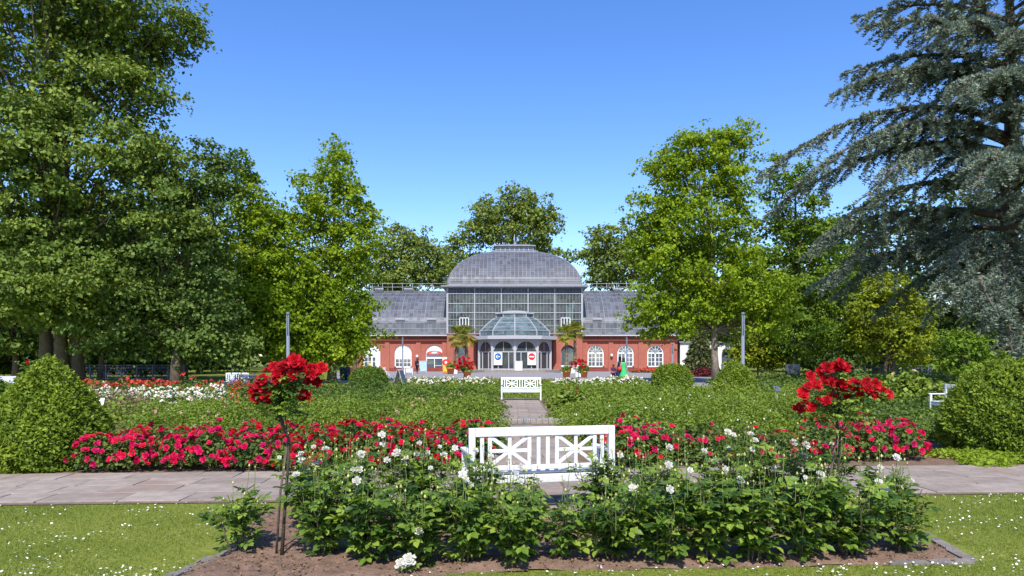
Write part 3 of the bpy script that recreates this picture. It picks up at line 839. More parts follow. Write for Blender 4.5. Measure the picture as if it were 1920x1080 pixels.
# lantern
zt, it = rows[-1]
hw = A_ - it; y0 = YF + it; y1 = YB - it
la = MB().box(-hw - 0.15, hw + 0.15, y0 - 0.15, y1 + 0.15, zt - 0.05, zt + 0.16).build('lantern', 'zinc', B)
MB().box(-hw + 0.3, hw - 0.3, y0 + 0.3, y1 - 0.3, zt + 0.165, zt + 0.80).build('lantern_glazing', 'window', la)
lp = MB()
for k in range(9):
    x = -hw + 0.25 + (2 * hw - 0.5) * k / 8
    lp.box(x - 0.05, x + 0.05, y0 + 0.18, y0 + 0.28, zt + 0.163, zt + 0.80)
for z in (0.36, 0.58): lp.box(-hw + 0.2, hw - 0.2, y0 + 0.2, y0 + 0.27, zt + z - 0.03, zt + z + 0.03)
lp.build('lantern_posts', 'barlight', la)['kind'] = 'stuff'
MB().add([(-hw - .1, y0 - .1, zt + .81), (hw + .1, y0 - .1, zt + .81), (hw + .1, y1 + .1, zt + .81), (-hw - .1, y1 + .1, zt + .81),
          (-hw - .1, y0 - .1, zt + .95), (hw + .1, y0 - .1, zt + .95), (hw + .1, y1 + .1, zt + .95), (-hw - .1, y1 + .1, zt + .95),
          (-hw * .55, y0 + 1.2, zt + 1.28), (hw * .55, y0 + 1.2, zt + 1.28), (hw * .55, y1 - 1.2, zt + 1.28), (-hw * .55, y1 - 1.2, zt + 1.28)],
         [(0, 3, 2, 1), (0, 1, 5, 4), (1, 2, 6, 5), (2, 3, 7, 6), (3, 0, 4, 7), (4, 5, 9, 8), (5, 6, 10, 9), (6, 7, 11, 10), (7, 4, 8, 11), (8, 9, 10, 11)]).build('lantern_roof', 'zinc', la)
MB().tube([(0, y0 + 2, zt + 1.2), (0, y0 + 2, zt + 2.9)], 0.05, 6).build('flagpole', 'barlight', la)
rl = MB()
for s in (-1, 1):
    for dx in (0.15, 0.9): rl.bar((s * (HW + dx - 0.3), HF - 0.5, ZC + 0.1), (s * (HW + dx - 0.3), HF - 0.5, ZC + 1.15), 0.05)
    rl.bar((s * (HW - 0.15), HF - 0.5, ZC + 1.12), (s * (HW + 0.6), HF - 0.5, ZC + 1.12), 0.05)
    rl.bar((s * (HW - 0.15), HF - 0.5, ZC + 0.6), (s * (HW + 0.6), HF - 0.5, ZC + 0.6), 0.04)
    for k in range(12): rl.bar((s * (HW + 0.6), HF - 0.5 + k * 2.4, ZC + 0.1), (s * (HW + 0.6), HF - 0.5 + k * 2.4, ZC + 1.15), 0.05)
    rl.bar((s * (HW + 0.6), HF - 0.5, ZC + 1.12), (s * (HW + 0.6), HB, ZC + 1.12), 0.05)
rl.build('gutter_railing', 'bar', B)['kind'] = 'stuff'

# ------------------------------------------------------------------ the ten-sided glass entrance pavilion
E = empty('entrance_pavilion', (0.37, 97.6, 0))
tag(E, 'ten-sided grey glass entrance pavilion with flat canopy and low glass dome', 'pavilion')
PR = 5.0
def dv(r, k, z): a = R(36 * k); return (r * math.sin(a), -r * math.cos(a), z)
def ring10(mb, r0, z0, r1, z1, ks=range(-5, 5)):
    for k in ks:
        mb.poly([dv(r0, k, z0), dv(r0, k + 1, z0), dv(r1, k + 1, z1), dv(r1, k, z1)])
    return mb
MB().poly([dv(5.9, k, 0.02) for k in range(10)]).build('floor', 'asphalt', E)
st = MB(); ring10(st, 6.6, 0.0, 6.6, 0.28); st.poly([dv(6.6, k, 0.28) for k in range(10)]); st.build('terrace_step', 'stone', E)
vis = range(-3, 3)
ring10(MB(), PR - 0.05, 0.285, PR - 0.05, 4.28, vis).build('glass_walls', 'lobbyglass', E)
for k in range(-3, 4):
    a = dv(PR, k, 0.28); b = dv(PR, k, 4.28)
    MB().bar(a, b, 0.30, 0.30).build('post', 'greymetal', E)
for k in vis:
    p0, p1 = Vector(dv(PR, k, 0)), Vector(dv(PR, k + 1, 0))
    fr = MB()
    for t_ in (0.27, 0.73):
        q = p0.lerp(p1, t_); fr.bar((q.x, q.y, 0.28), (q.x, q.y, 2.62), 0.11, 0.1)
    fr.bar((p0.x, p0.y, 2.66), (p1.x, p1.y, 2.66), 0.08, 0.14)
    fr.bar((p0.x, p0.y, 0.40), (p1.x, p1.y, 0.40), 0.08, 0.2)
    q = p0.lerp(p1, 0.5); fr.bar((q.x, q.y, 2.7), (q.x, q.y, 4.2), 0.07, 0.07)
    fr.build('door_frame', 'greymetal', E)
    # arched head panel
    sp = MB(); n_ = 14
    for i in range(n_):
        ta, tb = i / n_, (i + 1) / n_
        def zz(t_):
            u = (t_ - 0.5) / 0.43
            return 2.75 + 1.25 * math.sqrt(max(0, 1 - u * u)) if abs(u) < 1 else 2.75
        A1, B1 = p0.lerp(p1, ta), p0.lerp(p1, tb)
        sp.poly([(A1.x, A1.y - 0.02, zz(ta)), (B1.x, B1.y - 0.02, zz(tb)), (B1.x, B1.y - 0.02, 4.28), (A1.x, A1.y - 0.02, 4.28)])
    sp.build('arched_head', 'greymetal', E)
cn = MB(); r1, z1, z2 = 5.95, 4.30, 4.75
ring10(cn, r1, z1, r1, z2); cn.poly([dv(r1, k, z1) for k in range(10)][::-1]); cn.poly([dv(r1, k, z2) for k in range(10)])
cn.build('canopy', 'greymetal', E)
ring10(MB(), 4.85, 4.76, 4.85, 5.42).build('dome_drum', 'pavglass', E)
dp = [(4.85, 5.42), (4.4, 5.85), (3.8, 6.45), (3.2, 6.95), (2.75, 7.2)]
gl = MB()
for (ra, za), (rb, zb) in zip(dp[:-1], dp[1:]): ring10(gl, ra, za, rb, zb)
gl.build('dome_glass', 'pavglass', E)
for k in range(10):
    ribs = MB()
    for (ra, za), (rb, zb) in zip(dp[:-1], dp[1:]): ribs.bar(dv(ra + .03, k, za + .03), dv(rb + .03, k, zb + .03), 0.10)
    ribs.bar(dv(4.88, k, 4.76), dv(4.88, k, 5.42), 0.10)
    ribs.build('dome_rib', 'barlight', E)
    for r_, z_ in dp[:-1] + [(2.75, 7.2)]: MB().bar(dv(r_ + .03, k, z_ + .03), dv(r_ + .03, k + 1, z_ + .03), 0.07).build('dome_purlin', 'barlight', E)
ln = MB(); ring10(ln, 2.6, 7.2, 2.6, 7.75); ln.build('lantern_glass', 'pavglass', E)
lc = MB(); ring10(lc, 2.75, 7.75, 2.75, 7.87); ring10(lc, 2.75, 7.87, 1.4, 8.2); lc.poly([dv(1.4, k, 8.2) for k in range(10)]); lc.poly([dv(2.75, k, 7.75) for k in range(10)][::-1])
for k in range(10): lc.bar(dv(2.62, k, 7.2), dv(2.62, k, 7.75), 0.09)
lc.build('lantern_cap', 'barlight', E)
# round traffic-style signs on white boards behind the doors
def facet_frame(k, t_, off):
    p0, p1 = Vector(dv(PR, k, 0)), Vector(dv(PR, k + 1, 0))
    q = p0.lerp(p1, t_); d_ = (p1 - p0).normalized(); nrm = Vector((d_.y, -d_.x, 0))
    if nrm.y > 0: nrm = -nrm
    return q + nrm * off, math.atan2(d_.y, d_.x)
def door_sign(k, t_, kind, label):
    q, rz = facet_frame(k, t_, 0.20)
    s = empty('door_sign', (0.37 + q.x, 97.6 + q.y, 0.95), rz)
    tag(s, label, 'sign')
    MB().box(-0.58, 0.58, -0.02, 0.02, 0, 1.62).build('board', 'white', s)
    MB().disc((0, 1.08), 0.46, -0.026, 32).build('disc', 'blue' if kind == 'arrow' else 'red', s)
    a = MB()
    if kind == 'arrow':
        a.poly([(-0.02, -0.03, 1.03), (0.30, -0.03, 1.03), (0.30, -0.03, 1.13), (-0.02, -0.03, 1.13)])
        a.poly([(-0.32, -0.031, 1.08), (-0.10, -0.031, 0.86), (0.03, -0.031, 0.86), (-0.13, -0.031, 1.03), (-0.13, -0.031, 1.13), (0.03, -0.031, 1.30), (-0.10, -0.031, 1.30)])
    else:
        a.poly([(-0.32, -0.03, 1.0), (0.32, -0.03, 1.0), (0.32, -0.03, 1.16), (-0.32, -0.03, 1.16)])
    a.build('symbol', 'white', s)
    ln_ = MB()
    for zz, wv_ in ((0.40, 0.34), (0.27, 0.28)):
        ln_.poly([(-wv_, -0.026, zz), (wv_, -0.026, zz), (wv_, -0.026, zz + 0.05), (-wv_, -0.026, zz + 0.05)])
    ln_.build('caption', 'ink', s)
door_sign(-1, 0.28, 'arrow', 'white board with blue round left-arrow sign on the pavilion door')
door_sign(0, 0.72, 'stop', 'white board with red round no-entry sign on the pavilion door')
t = empty('reception_stand', (0.37 + 0.5, 92.2, 0.28))
t.location.y = 92.2
t.location.z = 0.0
tag(t, 'plain white panel stand in front of the pavilion doors', 'stand')
MB().box(-0.46, 0.46, -0.2, 0.2, 0, 1.42).build('panel', 'white', t, bevel=0.02)
MB().box(-0.5, 0.5, -0.24, 0.24, 1.422, 1.47).build('top', 'white', t)

# white annex at the right
an = empty('white_annex', (27.2, 101.0, 0))
tag(an, 'low white rendered annex to the right of the brick wing', 'building')
arch_wall(MB(), -3.6, 4.6, 0, 4.0, [(3.0, 1.6, 0.8, 2.3)], 0, 0.25).build('wall', 'whitewall', an)
MB().box(-3.6, 4.6, 0.26, 8, 0, 3.98).build('body', 'whitewall', an)
MB().box(-3.8, 4.8, -0.3, 8.2, 4.01, 4.2).build('roof', 'zinc', an)
MB().poly([(x, 0.2, z) for x, z in arch_pts(3.0, 1.6, 2.3)] + [(3.8, 0.2, 0.8), (2.2, 0.2, 0.8)]).build('window', 'window', an)

# ------------------------------------------------------------------ trees
def crown_clumps(masses, Y, base, rng, cr, dens, depth=0.95, shell=(0.55, 1.0)):
    """clump centres spread through ellipsoidal limbs of the crown; masses are photo outlines (px, py, rx, ry[, dy]) at distance Y"""
    C = []
    for ms in masses:
        px, py, rx, ry = ms[:4]; dy = ms[4] if len(ms) > 4 else 0.0
        y_ = Y + dy
        c = np.array([GX(px, y_) - base[0], dy, GZ(py, y_)])
        r = np.array([rx * MPX(y_), rx * MPX(y_) * depth, ry * MPX(y_)])
        area = 4 * math.pi * ((r[0] * r[1]) ** 1.6 / 3 + (r[0] * r[2]) ** 1.6 / 3 + (r[1] * r[2]) ** 1.6 / 3) ** (1 / 1.6)
        n = max(4, int(area * dens / (cr * cr)))
        d = unit(rng.normal(size=(n, 3)))
        u = rng.uniform(shell[0], shell[1], n) ** 0.7
        wob = 1 + 0.16 * np.sin(d[:, 0] * 5 + rng.uniform(0, 6)) * np.cos(d[:, 2] * 6 + rng.uniform(0, 6)) + 0.10 * rng.normal(size=n)
        p = c + d * r * (u * wob)[:, None]
        C.append(p)
    C = np.concatenate(C)
    return C[C[:, 2] > 0.6]

def tree(name, label, cat, px, Y, masses, m, leaf=0.2, cr=0.8, dens=0.55, per=90, seed=1, trunk=0.28, trunks=((0, 0),), bark='bark',
         limbs=34, flat=0.6, group=None, T=RH, fill=0.15, top=None, depth=0.95, droop=0.0, shell=(0.55, 1.0)):
    rng = np.random.default_rng(seed)
    bx = GX(px, Y)
    t = empty(name, (bx, Y, 0))
    tag(t, label, cat, group)
    C = crown_clumps(masses, Y, (bx, Y), rng, cr, dens, depth, shell)
    n = len(C)
    crs = cr * rng.uniform(0.65, 1.35, n)
    crnd = rng.uniform(0, 1, n)
    idx = np.repeat(np.arange(n), per)
    nsub = 11                                       # twigs per clump; leaves gather round the twigs
    ds = unit(rng.normal(size=(n * nsub, 3)))
    ds[:, 2] = np.where(rng.uniform(size=len(ds)) < 0.75, np.abs(ds[:, 2]), ds[:, 2])
    rs = 0.35 + 0.75 * rng.uniform(size=len(ds)) ** 0.6
    tw = idx * nsub + rng.integers(0, nsub, len(idx))
    d = unit(ds[tw] + 0.45 * rng.normal(size=(len(idx), 3)))
    off = ds[tw] * (crs[idx] * rs[tw])[:, None] + rng.normal(size=(len(idx), 3)) * (crs[idx] * 0.17)[:, None]
    off[:, 2] *= flat
    trnd = rng.uniform(size=len(ds))
    off[:, 2] -= droop * (off[:, 0] ** 2 + off[:, 1] ** 2) / cr
    pos = C[idx] + off
    cen = C.mean(0)
    outw = unit(C - cen)[idx]
    nrm = d * 0.55 + outw * 0.25 + np.array([0, 0, 0.45]) + 0.55 * rng.normal(size=d.shape)
    rnd = np.clip(0.35 * crnd[idx] + 0.3 * trnd[tw] + 0.35 * rng.uniform(size=len(idx)), 0, 1)
    if fill > 0:
        nf = int(len(idx) * fill)
        j = rng.integers(0, n, nf); k = rng.integers(0, n, nf); tt = rng.uniform(0, 0.25, (nf, 1))
        pf = C[j] * (1 - tt) + C[k] * tt + rng.normal(size=(nf, 3)) * cr * 0.4
        pos = np.concatenate([pos, pf]); nrm = np.concatenate([nrm, rng.normal(size=(nf, 3)) + (0, 0, 0.5)])
        rnd = np.concatenate([rnd, rng.uniform(0, 0.7, nf)])
    k = pos[:, 2] > 0.15
    pos, nrm, rnd = pos[k], nrm[k], rnd[k]
    tip = nrm * 0.0 + np.array([0, 0, -0.5]) + rng.normal(size=nrm.shape) * 0.6
    leaves_obj('crown', T, pos, nrm, leaf * rng.uniform(0.55, 1.4, len(pos)), rng, rnd, m, t, tip)
    zt = top if top else C[:, 2].max() * 0.9
    cxm = C[C[:, 2] > np.quantile(C[:, 2], 0.8)][:, :2].mean(0)
    lm = MB()
    for ti, (ox, oy) in enumerate(trunks):
        P = []; RR = []
        for i in range(9):
            f = i / 8
            P.append((ox + (cxm[0] - ox) * f ** 1.6 + rng.normal() * 0.05, oy * (1 - f) + cxm[1] * f ** 1.6 * 0.5 + rng.normal() * 0.05, zt * f))
            RR.append(trunk * (1.25 if i == 0 else 1.0) * (1 - 0.9 * f) + 0.02)
        MB().tube(P, RR, 9).build('trunk', bark, t, True)
        sel = rng.choice(n, min(n, limbs // len(trunks)), replace=False)
        for s in sel:
            c = C[s]
            f = np.clip((c[2] / zt) * rng.uniform(0.45, 0.8), 0.24 if zt > 6 else 0.06, 0.92)
            i = min(int(f * 8), 7); u = f * 8 - i
            a = Vector(P[i]).lerp(Vector(P[i + 1]), u); b = Vector(c)
            mid = a.lerp(b, 0.5) + Vector((0, 0, -0.06 * (b - a).length)) + Vector(rng.normal(size=3)) * 0.15
            r0 = trunk * (1 - 0.9 * f) * 0.45
            lm.tube([a, mid, b], [r0, r0 * 0.55, 0.02], 5, False)
    lm.build('limbs', bark, t, True)['kind'] = 'stuff'
    return t

# left side
tree('maple_tree', 'huge dark green maple with three stems filling the left edge', 'tree', 110, 42,
     [(40, -60, 190, 110), (200, -10, 130, 90, -1), (310, 60, 60, 55, 1), (270, 100, 75, 60, 0), (60, 120, 150, 110, 0), (190, 190, 110, 90, -1), (20, 260, 90, 60, -3), (90, 310, 75, 55, -4),
      (60, 400, 120, 70, -2), (-40, 500, 120, 120, -1), (230, 290, 60, 60, -3), (290, 320, 60, 70, -2), (310, 400, 60, 70, -3), (100, 520, 110, 55, -4), (60, 575, 90, 45, -3), (200, 420, 110, 120, 3), (140, 560, 80, 60, -2), (230, 520, 60, 60, 0)],
     'maple', leaf=0.225, cr=1.25, dens=0.56, per=160, seed=11, trunk=0.36, trunks=((-0.95, 0.3), (0.25, -0.2), (0.85, 0.4)), limbs=110, flat=0.5, droop=0.10, fill=0.12, top=23, shell=(0.6, 1.05))
tree('dark_maple_tree', 'dark green round-headed tree right of the huge maple', 'tree', 330, 41,
     [(360, 330, 75, 60), (390, 400, 55, 80), (330, 460, 90, 90), (380, 540, 65, 80), (300, 570, 90, 90), (240, 520, 80, 100, 2), (380, 625, 75, 50), (230, 625, 80, 56), (400, 655, 60, 26)],
     'mapledark', leaf=0.20, cr=1.1, dens=0.5, per=150, seed=12, trunk=0.3, limbs=50, flat=0.55, droop=0.1)
tree('sweetgum_tree', 'slim bright green tree between the dark trees and the lamp post', 'tree', 440, 49,
     [(443, 300, 14, 26), (452, 345, 34, 34), (470, 400, 56, 44), (500, 430, 45, 44), (480, 480, 68, 60), (485, 560, 80, 62), (470, 630, 90, 52), (535, 600, 55, 66), (540, 500, 38, 50)],
     'gum', leaf=0.22, cr=0.9, dens=0.44, per=105, seed=13, trunk=0.26, limbs=44, flat=0.7)
tree('sweetgum_tree', 'tall pointed bright green tree just left of the palm house', 'tree', 624, 51,
     [(631, 285, 13, 24), (628, 318, 30, 28), (615, 355, 56, 36), (640, 400, 60, 44), (590, 425, 50, 50), (648, 470, 62, 54), (592, 520, 66, 62), (655, 555, 58, 58), (600, 610, 84, 52), (645, 640, 66, 42), (590, 668, 66, 32)],
     'gum', leaf=0.21, cr=0.9, dens=0.44, per=110, seed=14, trunk=0.28, limbs=60, flat=0.7)
tree('young_tree', 'slender dark-stemmed young tree at the left end of the brick wing', 'tree', 664, 72,
     [(664, 600, 28, 30), (668, 560, 22, 24)], 'gumdeep', leaf=0.28, cr=0.7, dens=0.55, per=60, seed=15, trunk=0.22, limbs=12, bark='bark')
# behind the palm house
PG = 'plane trees behind the palm house'
tree('plane_tree', 'wide plane tree behind the left wing of the palm house', 'tree', 740, 132,
     [(735, 455, 48, 36), (720, 510, 60, 50), (790, 480, 42, 40), (770, 530, 60, 40), (815, 500, 35, 40)], 'planetree', leaf=0.5, cr=1.6, dens=0.5, per=54, seed=16, trunk=0.5, limbs=30, bark='palebark', group=PG)
tree('plane_tree', 'tall airy plane tree rising behind the glass dome', 'tree', 955, 140,
     [(965, 375, 38, 26), (1000, 395, 42, 34), (925, 410, 50, 34), (965, 430, 70, 45), (1010, 440, 42, 40), (890, 440, 40, 32), (870, 480, 40, 40), (1030, 420, 26, 26), (850, 510, 40, 40), (1065, 480, 22, 14)],
     'planetree', leaf=0.5, cr=1.5, dens=0.42, per=48, seed=17, trunk=0.6, limbs=50, bark='palebark', group=PG)
tree('plane_tree', 'loose plane tree behind the right wing of the palm house', 'tree', 1150, 130,
     [(1150, 450, 48, 36), (1125, 480, 34, 32), (1170, 500, 60, 40), (1125, 520, 34, 24), (1200, 470, 40, 50)], 'planetree', leaf=0.5, cr=1.5, dens=0.45, per=48, seed=18, trunk=0.5, limbs=34, bark='palebark', group=PG)
# right side
tree('sweetgum_tree', 'large broad bright green tree right of the palm house with bare grey stem', 'tree', 1342, 50,
     [(1275, 285, 40, 34), (1335, 285, 46, 36), (1390, 275, 26, 34), (1245, 315, 38, 30), (1310, 340, 82, 46), (1385, 350, 36, 50), (1225, 400, 48, 34), (1300, 420, 90, 56), (1220, 455, 46, 40), (1390, 440, 42, 60), (1260, 490, 75, 50), (1340, 520, 90, 56), (1300, 262, 12, 22), (1376, 258, 14, 24), (1330, 262, 12, 20),
      (1410, 545, 60, 50), (1235, 555, 52, 45), (1210, 590, 38, 20), (1290, 590, 70, 40), (1400, 600, 68, 36), (1245, 620, 40, 22), (1450, 590, 40, 50)],
     'gum', leaf=0.21, cr=0.92, dens=0.46, per=105, seed=19, trunk=0.24, limbs=90, flat=0.65, bark='palebark', top=15.5)
tree('linden_tree', 'green tree between the broad bright tree and the cedar', 'tree', 1493, 58,
     [(1470, 320, 40, 40), (1500, 390, 60, 55), (1470, 470, 50, 60), (1540, 470, 62, 60), (1500, 550, 70, 60), (1570, 540, 52, 60), (1500, 630, 80, 50), (1580, 620, 45, 50)],
     'gumdeep', leaf=0.23, cr=1.0, dens=0.38, per=105, seed=20, trunk=0.27, limbs=50)
tree('golden_shrub_tree', 'small golden green tree behind the right rose beds', 'tree', 1668, 54,
     [(1665, 545, 42, 36), (1640, 590, 48, 40), (1700, 590, 46, 42), (1660, 640, 62, 42), (1715, 650, 40, 36)], 'yellowleaf', leaf=0.2, cr=0.6, dens=0.5, per=56, seed=21, trunk=0.12, trunks=((-.3, 0), (0.05, 0.1), (0.35, -0.1)), limbs=40)
tree('laurel_shrub', 'pale green young shrub in front of the cedar beside the yew', 'shrub', 1815, 29,
     [(1790, 640, 26, 18), (1830, 650, 30, 20), (1800, 680, 44, 28), (1850, 690, 40, 24)], 'gumdeep', leaf=0.13, cr=0.36, dens=0.5, per=44, seed=22, trunk=0.04, trunks=((-.2, 0), (0.1, 0), (0.3, 0.1)), limbs=30)
tree('golden_shrub', 'yellowish low shrub left of the dark info board', 'shrub', 1420, 60,
     [(1420, 650, 34, 26), (1445, 672, 40, 22), (1395, 672, 30, 20)], 'yellowleaf', leaf=0.2, cr=0.5, dens=0.6, per=60, seed=23, trunk=0.06, limbs=14)
# woodland behind on both sides
WG = 'shady trees in the woodland behind the garden'
for i, (px, Y, ms, lab) in enumerate([
    (-60, 82, [(-60, 520, 120, 90), (-80, 620, 130, 70), (0, 640, 80, 50)], 'shady woodland tree far behind the maple at the left edge'),
    (110, 88, [(110, 480, 110, 100), (110, 600, 120, 70), (60, 655, 80, 30)], 'shady woodland tree far behind the three maple stems'),
    (270, 80, [(270, 560, 100, 80), (250, 640, 110, 45), (320, 650, 80, 35)], 'shady woodland tree far behind the left iron fence'),
    (440, 92, [(440, 520, 90, 90), (430, 620, 100, 45), (520, 600, 70, 60)], 'shady woodland tree far behind the slim bright tree'),
    (340, 118, [(340, 560, 110, 70), (360, 640, 120, 40), (250, 620, 80, 50)], 'distant shady woodland tree behind the sunlit lawn strip'),
    (560, 120, [(560, 560, 80, 80), (580, 640, 90, 40)], 'distant shady woodland tree behind the tall pointed tree'),
    (10, 110, [(10, 600, 120, 70), (60, 650, 120, 30)], 'distant shady woodland tree low at the left edge'),
    (1330, 128, [(1330, 520, 90, 70), (1330, 600, 110, 50), (1260, 560, 60, 50)], 'shady woodland tree behind the white annex'),
    (1480, 95, [(1480, 500, 90, 90), (1450, 620, 100, 50), (1530, 600, 80, 60)], 'shady woodland tree behind the linden'),
    (1640, 84, [(1640, 460, 90, 80), (1620, 580, 110, 80), (1650, 650, 90, 35)], 'shady woodland tree behind the small golden tree'),
    (1790, 86, [(1790, 430, 90, 90), (1790, 560, 110, 90), (1790, 650, 110, 40)], 'shady woodland tree behind the cedar stem'),
    (1960, 84, [(1960, 380, 110, 110), (1950, 540, 120, 90), (1950, 640, 130, 50)], 'shady woodland tree behind the cedar at the right edge')]):
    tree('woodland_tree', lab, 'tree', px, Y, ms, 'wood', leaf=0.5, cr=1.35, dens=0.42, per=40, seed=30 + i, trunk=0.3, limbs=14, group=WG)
# low undergrowth along the wood's edge
for i, (px, Y, ms, lab) in enumerate([
    (30, 58, [(20, 520, 110, 90), (40, 610, 110, 60)], 'shaded tree just behind the three maple stems'),
    (190, 60, [(190, 480, 90, 100), (200, 590, 100, 70), (170, 640, 80, 36)], 'shaded tree between the huge maple and the dark round one'),
    (345, 62, [(345, 500, 80, 90), (350, 600, 90, 60), (330, 645, 80, 34)], 'shaded tree behind the dark round-headed tree')]):
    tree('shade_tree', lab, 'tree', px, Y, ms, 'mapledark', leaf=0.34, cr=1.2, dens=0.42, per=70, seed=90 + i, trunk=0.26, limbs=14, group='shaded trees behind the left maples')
def far_wood(name, label, x0, x1, Y, h, seed):
    rng = np.random.default_rng(seed); n = 22000
    x = rng.uniform(x0, x1, n); H = h * (.7 + .6 * bumps(x, 0 * x, .25, seed))
    u = rng.uniform(size=n) ** .8
    pos = np.stack([x, Y + rng.uniform(-4, 4, n) - 3 * (1 - u), .3 + H * u], 1)
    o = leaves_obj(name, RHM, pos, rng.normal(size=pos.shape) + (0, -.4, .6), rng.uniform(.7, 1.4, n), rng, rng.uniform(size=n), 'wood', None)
    tag(o, label, 'wood', kind='stuff')
far_wood('distant_wood', 'distant dark wood closing the view at left', -190, -30, 150, 13, 5)
far_wood('distant_wood', 'distant dark wood closing the view at right', 30, 190, 150, 14, 6)
for i, (px, Y, ms, lab) in enumerate([
    (60, 66, [(40, 680, 80, 24), (110, 690, 60, 14)], 'low dark bush under the huge maple'),
    (380, 84, [(360, 676, 60, 16), (420, 680, 50, 14)], 'low dark bush beyond the sunlit lawn strip'),
    (250, 65, [(230, 678, 60, 22), (290, 674, 55, 26)], 'low dark bush behind the left iron fence'),
    (-40, 60, [(-30, 672, 80, 30)], 'low dark bush at the far left edge under the maple'),
    (1560, 70, [(1560, 672, 70, 26)], 'low dark bush behind the dark info board'),
    (1700, 68, [(1690, 676, 60, 20), (1740, 670, 50, 26)], 'low dark bush behind the right iron fence'),
    (1880, 62, [(1870, 660, 70, 36), (1940, 670, 60, 40)], 'low dark bush at the foot of the cedar')]):
    tree('bush', lab, 'bush', px, Y, ms, 'wood', leaf=0.28, cr=0.6, dens=0.5, per=44, seed=50 + i, trunk=0.06, limbs=8, group='bushes at the edge of the wood')

# blue cedar at the right edge
def cedar():
    rng = np.random.default_rng(77)
    Y = 36.0; bx = GX(1893, Y)
    t = empty('cedar_tree', (bx, Y, 0))
    tag(t, 'great blue-green cedar with drooping layered branches at the right edge', 'tree')
    H = 27.0
    MB().tube([(0, 0, 0), (0.05, 0, 1), (0, 0.1, 6), (0.1, 0, 13), (0.0, 0, 20), (0, 0, H)], [0.62, 0.5, 0.43, 0.32, 0.17, 0.03], 12).build('trunk', 'bark', t, True)
    br = MB(); P_, D_, RN = [], [], []
    spec = []
    # (height, azimuth in degrees from -X towards the camera, length, droop)
    for z, a, L, dr in [(13.6, 2, 12.8, 3.0), (12.8, 12, 11.8, 3.0), (12.0, -12, 11.6, 2.8), (10.2, 5, 10.4, 3.4), (8.8, -6, 9.0, 3.4), (15.4, 8, 9.4, 0.9), (11.6, 24, 9.6, 2.6), (15.2, 4, 8.4, 0.3), (16.4, -10, 7.8, 0.0), (17.4, 10, 8.0, -0.2),
                        (18.6, -4, 7.4, -0.4), (19.6, 14, 7.0, -0.5), (20.6, 2, 6.4, -0.6), (21.6, -12, 5.8, -0.6), (22.6, 8, 5.0, -0.6), (24, 0, 4.0, -0.6), (16.8, 34, 7.4, 0.6), (14.4, 44, 8.0, 1.6), (11.0, 50, 8.4, 2.4), (9.0, 62, 8.0, 2.6),
                        (7.2, 34, 7.2, 2.6), (6.4, 58, 7.0, 2.6), (5.6, 14, 5.4, 2.2), (4.8, 46, 5.6, 2.2), (4.4, 80, 6.0, 2.2), (7.8, 84, 7.5, 2.6), (12.8, 74, 8.0, 1.6), (16.0, 66, 7.0, 0.8), (19, 50, 6.0, 0), (6.2, -30, 6.0, 2.2), (7.6, -24, 8.0, 2.6)]:
        spec.append((z, a, L, dr))
    for i in range(7):
        z = 5.0 + 13 * i / 7
        spec.append((z, rng.uniform(-35, 80), 5.5 + 3.5 * math.sin(z / 5.0) + rng.uniform(0, 1.5), 2.2 * (1 - z / 22)))
    for i in range(12):
        z = 3.6 + 19 * i / 12
        spec.append((z, 60 + 60 * ((i * 7) % 12) / 12, 5.2 * (1 - z / 34) + rng.uniform(0, 1.5), 2.0 * (1 - z / 18)))
    for i in range(22):
        z = 4.5 + 20 * (i / 22)
        spec.append((z, rng.uniform(90, 325), 8.0 * (1 - z / 32) + rng.uniform(0, 2), 1.8 * (1 - z / 20)))
    for z0, a, L, dr in spec:
        a = R(a + rng.normal() * 2)
        d = np.array([-math.cos(a), -math.sin(a), 0.0]); sd_ = np.array([-d[1], d[0], 0.0])
        n = 12; bend = rng.normal() * 0.06 * L
        C = []
        for k in range(n + 1):
            f = k / n
            C.append(d * (L * f) + sd_ * (bend * math.sin(f * 2.6)) + np.array([0, 0, z0 + 0.16 * L * f - (dr + 0.16 * L) * f ** 2.2 + 0.35 * math.sin(f * 3.1)]))
        C = np.array(C)
        r0 = 0.05 + 0.011 * L
        br.tube(C, [r0 * (1 - 0.93 * k / n) + 0.008 for k in range(n + 1)], 6, False)
        nb = int(L / 0.16)
        for j in range(nb):
            f = 0.14 + 0.86 * (j + rng.uniform(0, 1)) / nb
            i = min(int(f * n), n - 1); u = f * n - i
            p = C[i] * (1 - u) + C[i + 1] * u
            tg = C[i + 1] - C[i]; tg = tg / np.linalg.norm(tg)
            sgn = 1 if j % 2 else -1
            ll = (0.55 + 1.9 * (1 - f) ** 0.8) * rng.uniform(0.6, 1.25) * min(1, L / 7)
            dd = tg * rng.uniform(0.45, 0.9) + sd_ * sgn * rng.uniform(0.5, 1.0) + np.array([0, 0, rng.uniform(-0.35, 0.3)])
            dd /= np.linalg.norm(dd)
            if rng.uniform() < 0.22: dd = np.array([dd[0] * .3, dd[1] * .3, -1.0]); ll *= 0.8
            m = max(3, int(ll * 6))
            Q = [p + dd * (ll * q / m) + np.array([0, 0, -0.42 * ll * (q / m) ** 2]) for q in range(m + 1)]
            br.tube([Q[0], Q[m // 2], Q[m]], [0.018, 0.012, 0.005], 3, False)
            crn = rng.uniform(0, 1)
            for q in range(m):
                k_ = 14 if 0 < (math.degrees(a) + 60) % 360 < 200 else 7
                uu = rng.uniform(size=(k_, 1))
                pp = Q[q] * (1 - uu) + Q[q + 1] * uu
                tip = rng.normal(size=(k_, 3)); tip[:, 2] = np.abs(tip[:, 2]) * 0.9
                tip = unit(tip) + 0.7 * dd
                P_.append(pp); D_.append(tip); RN.append(np.clip(0.45 * crn + 0.55 * rng.uniform(size=k_), 0, 1))
    br.build('branches', 'bark', t, True)['kind'] = 'stuff'
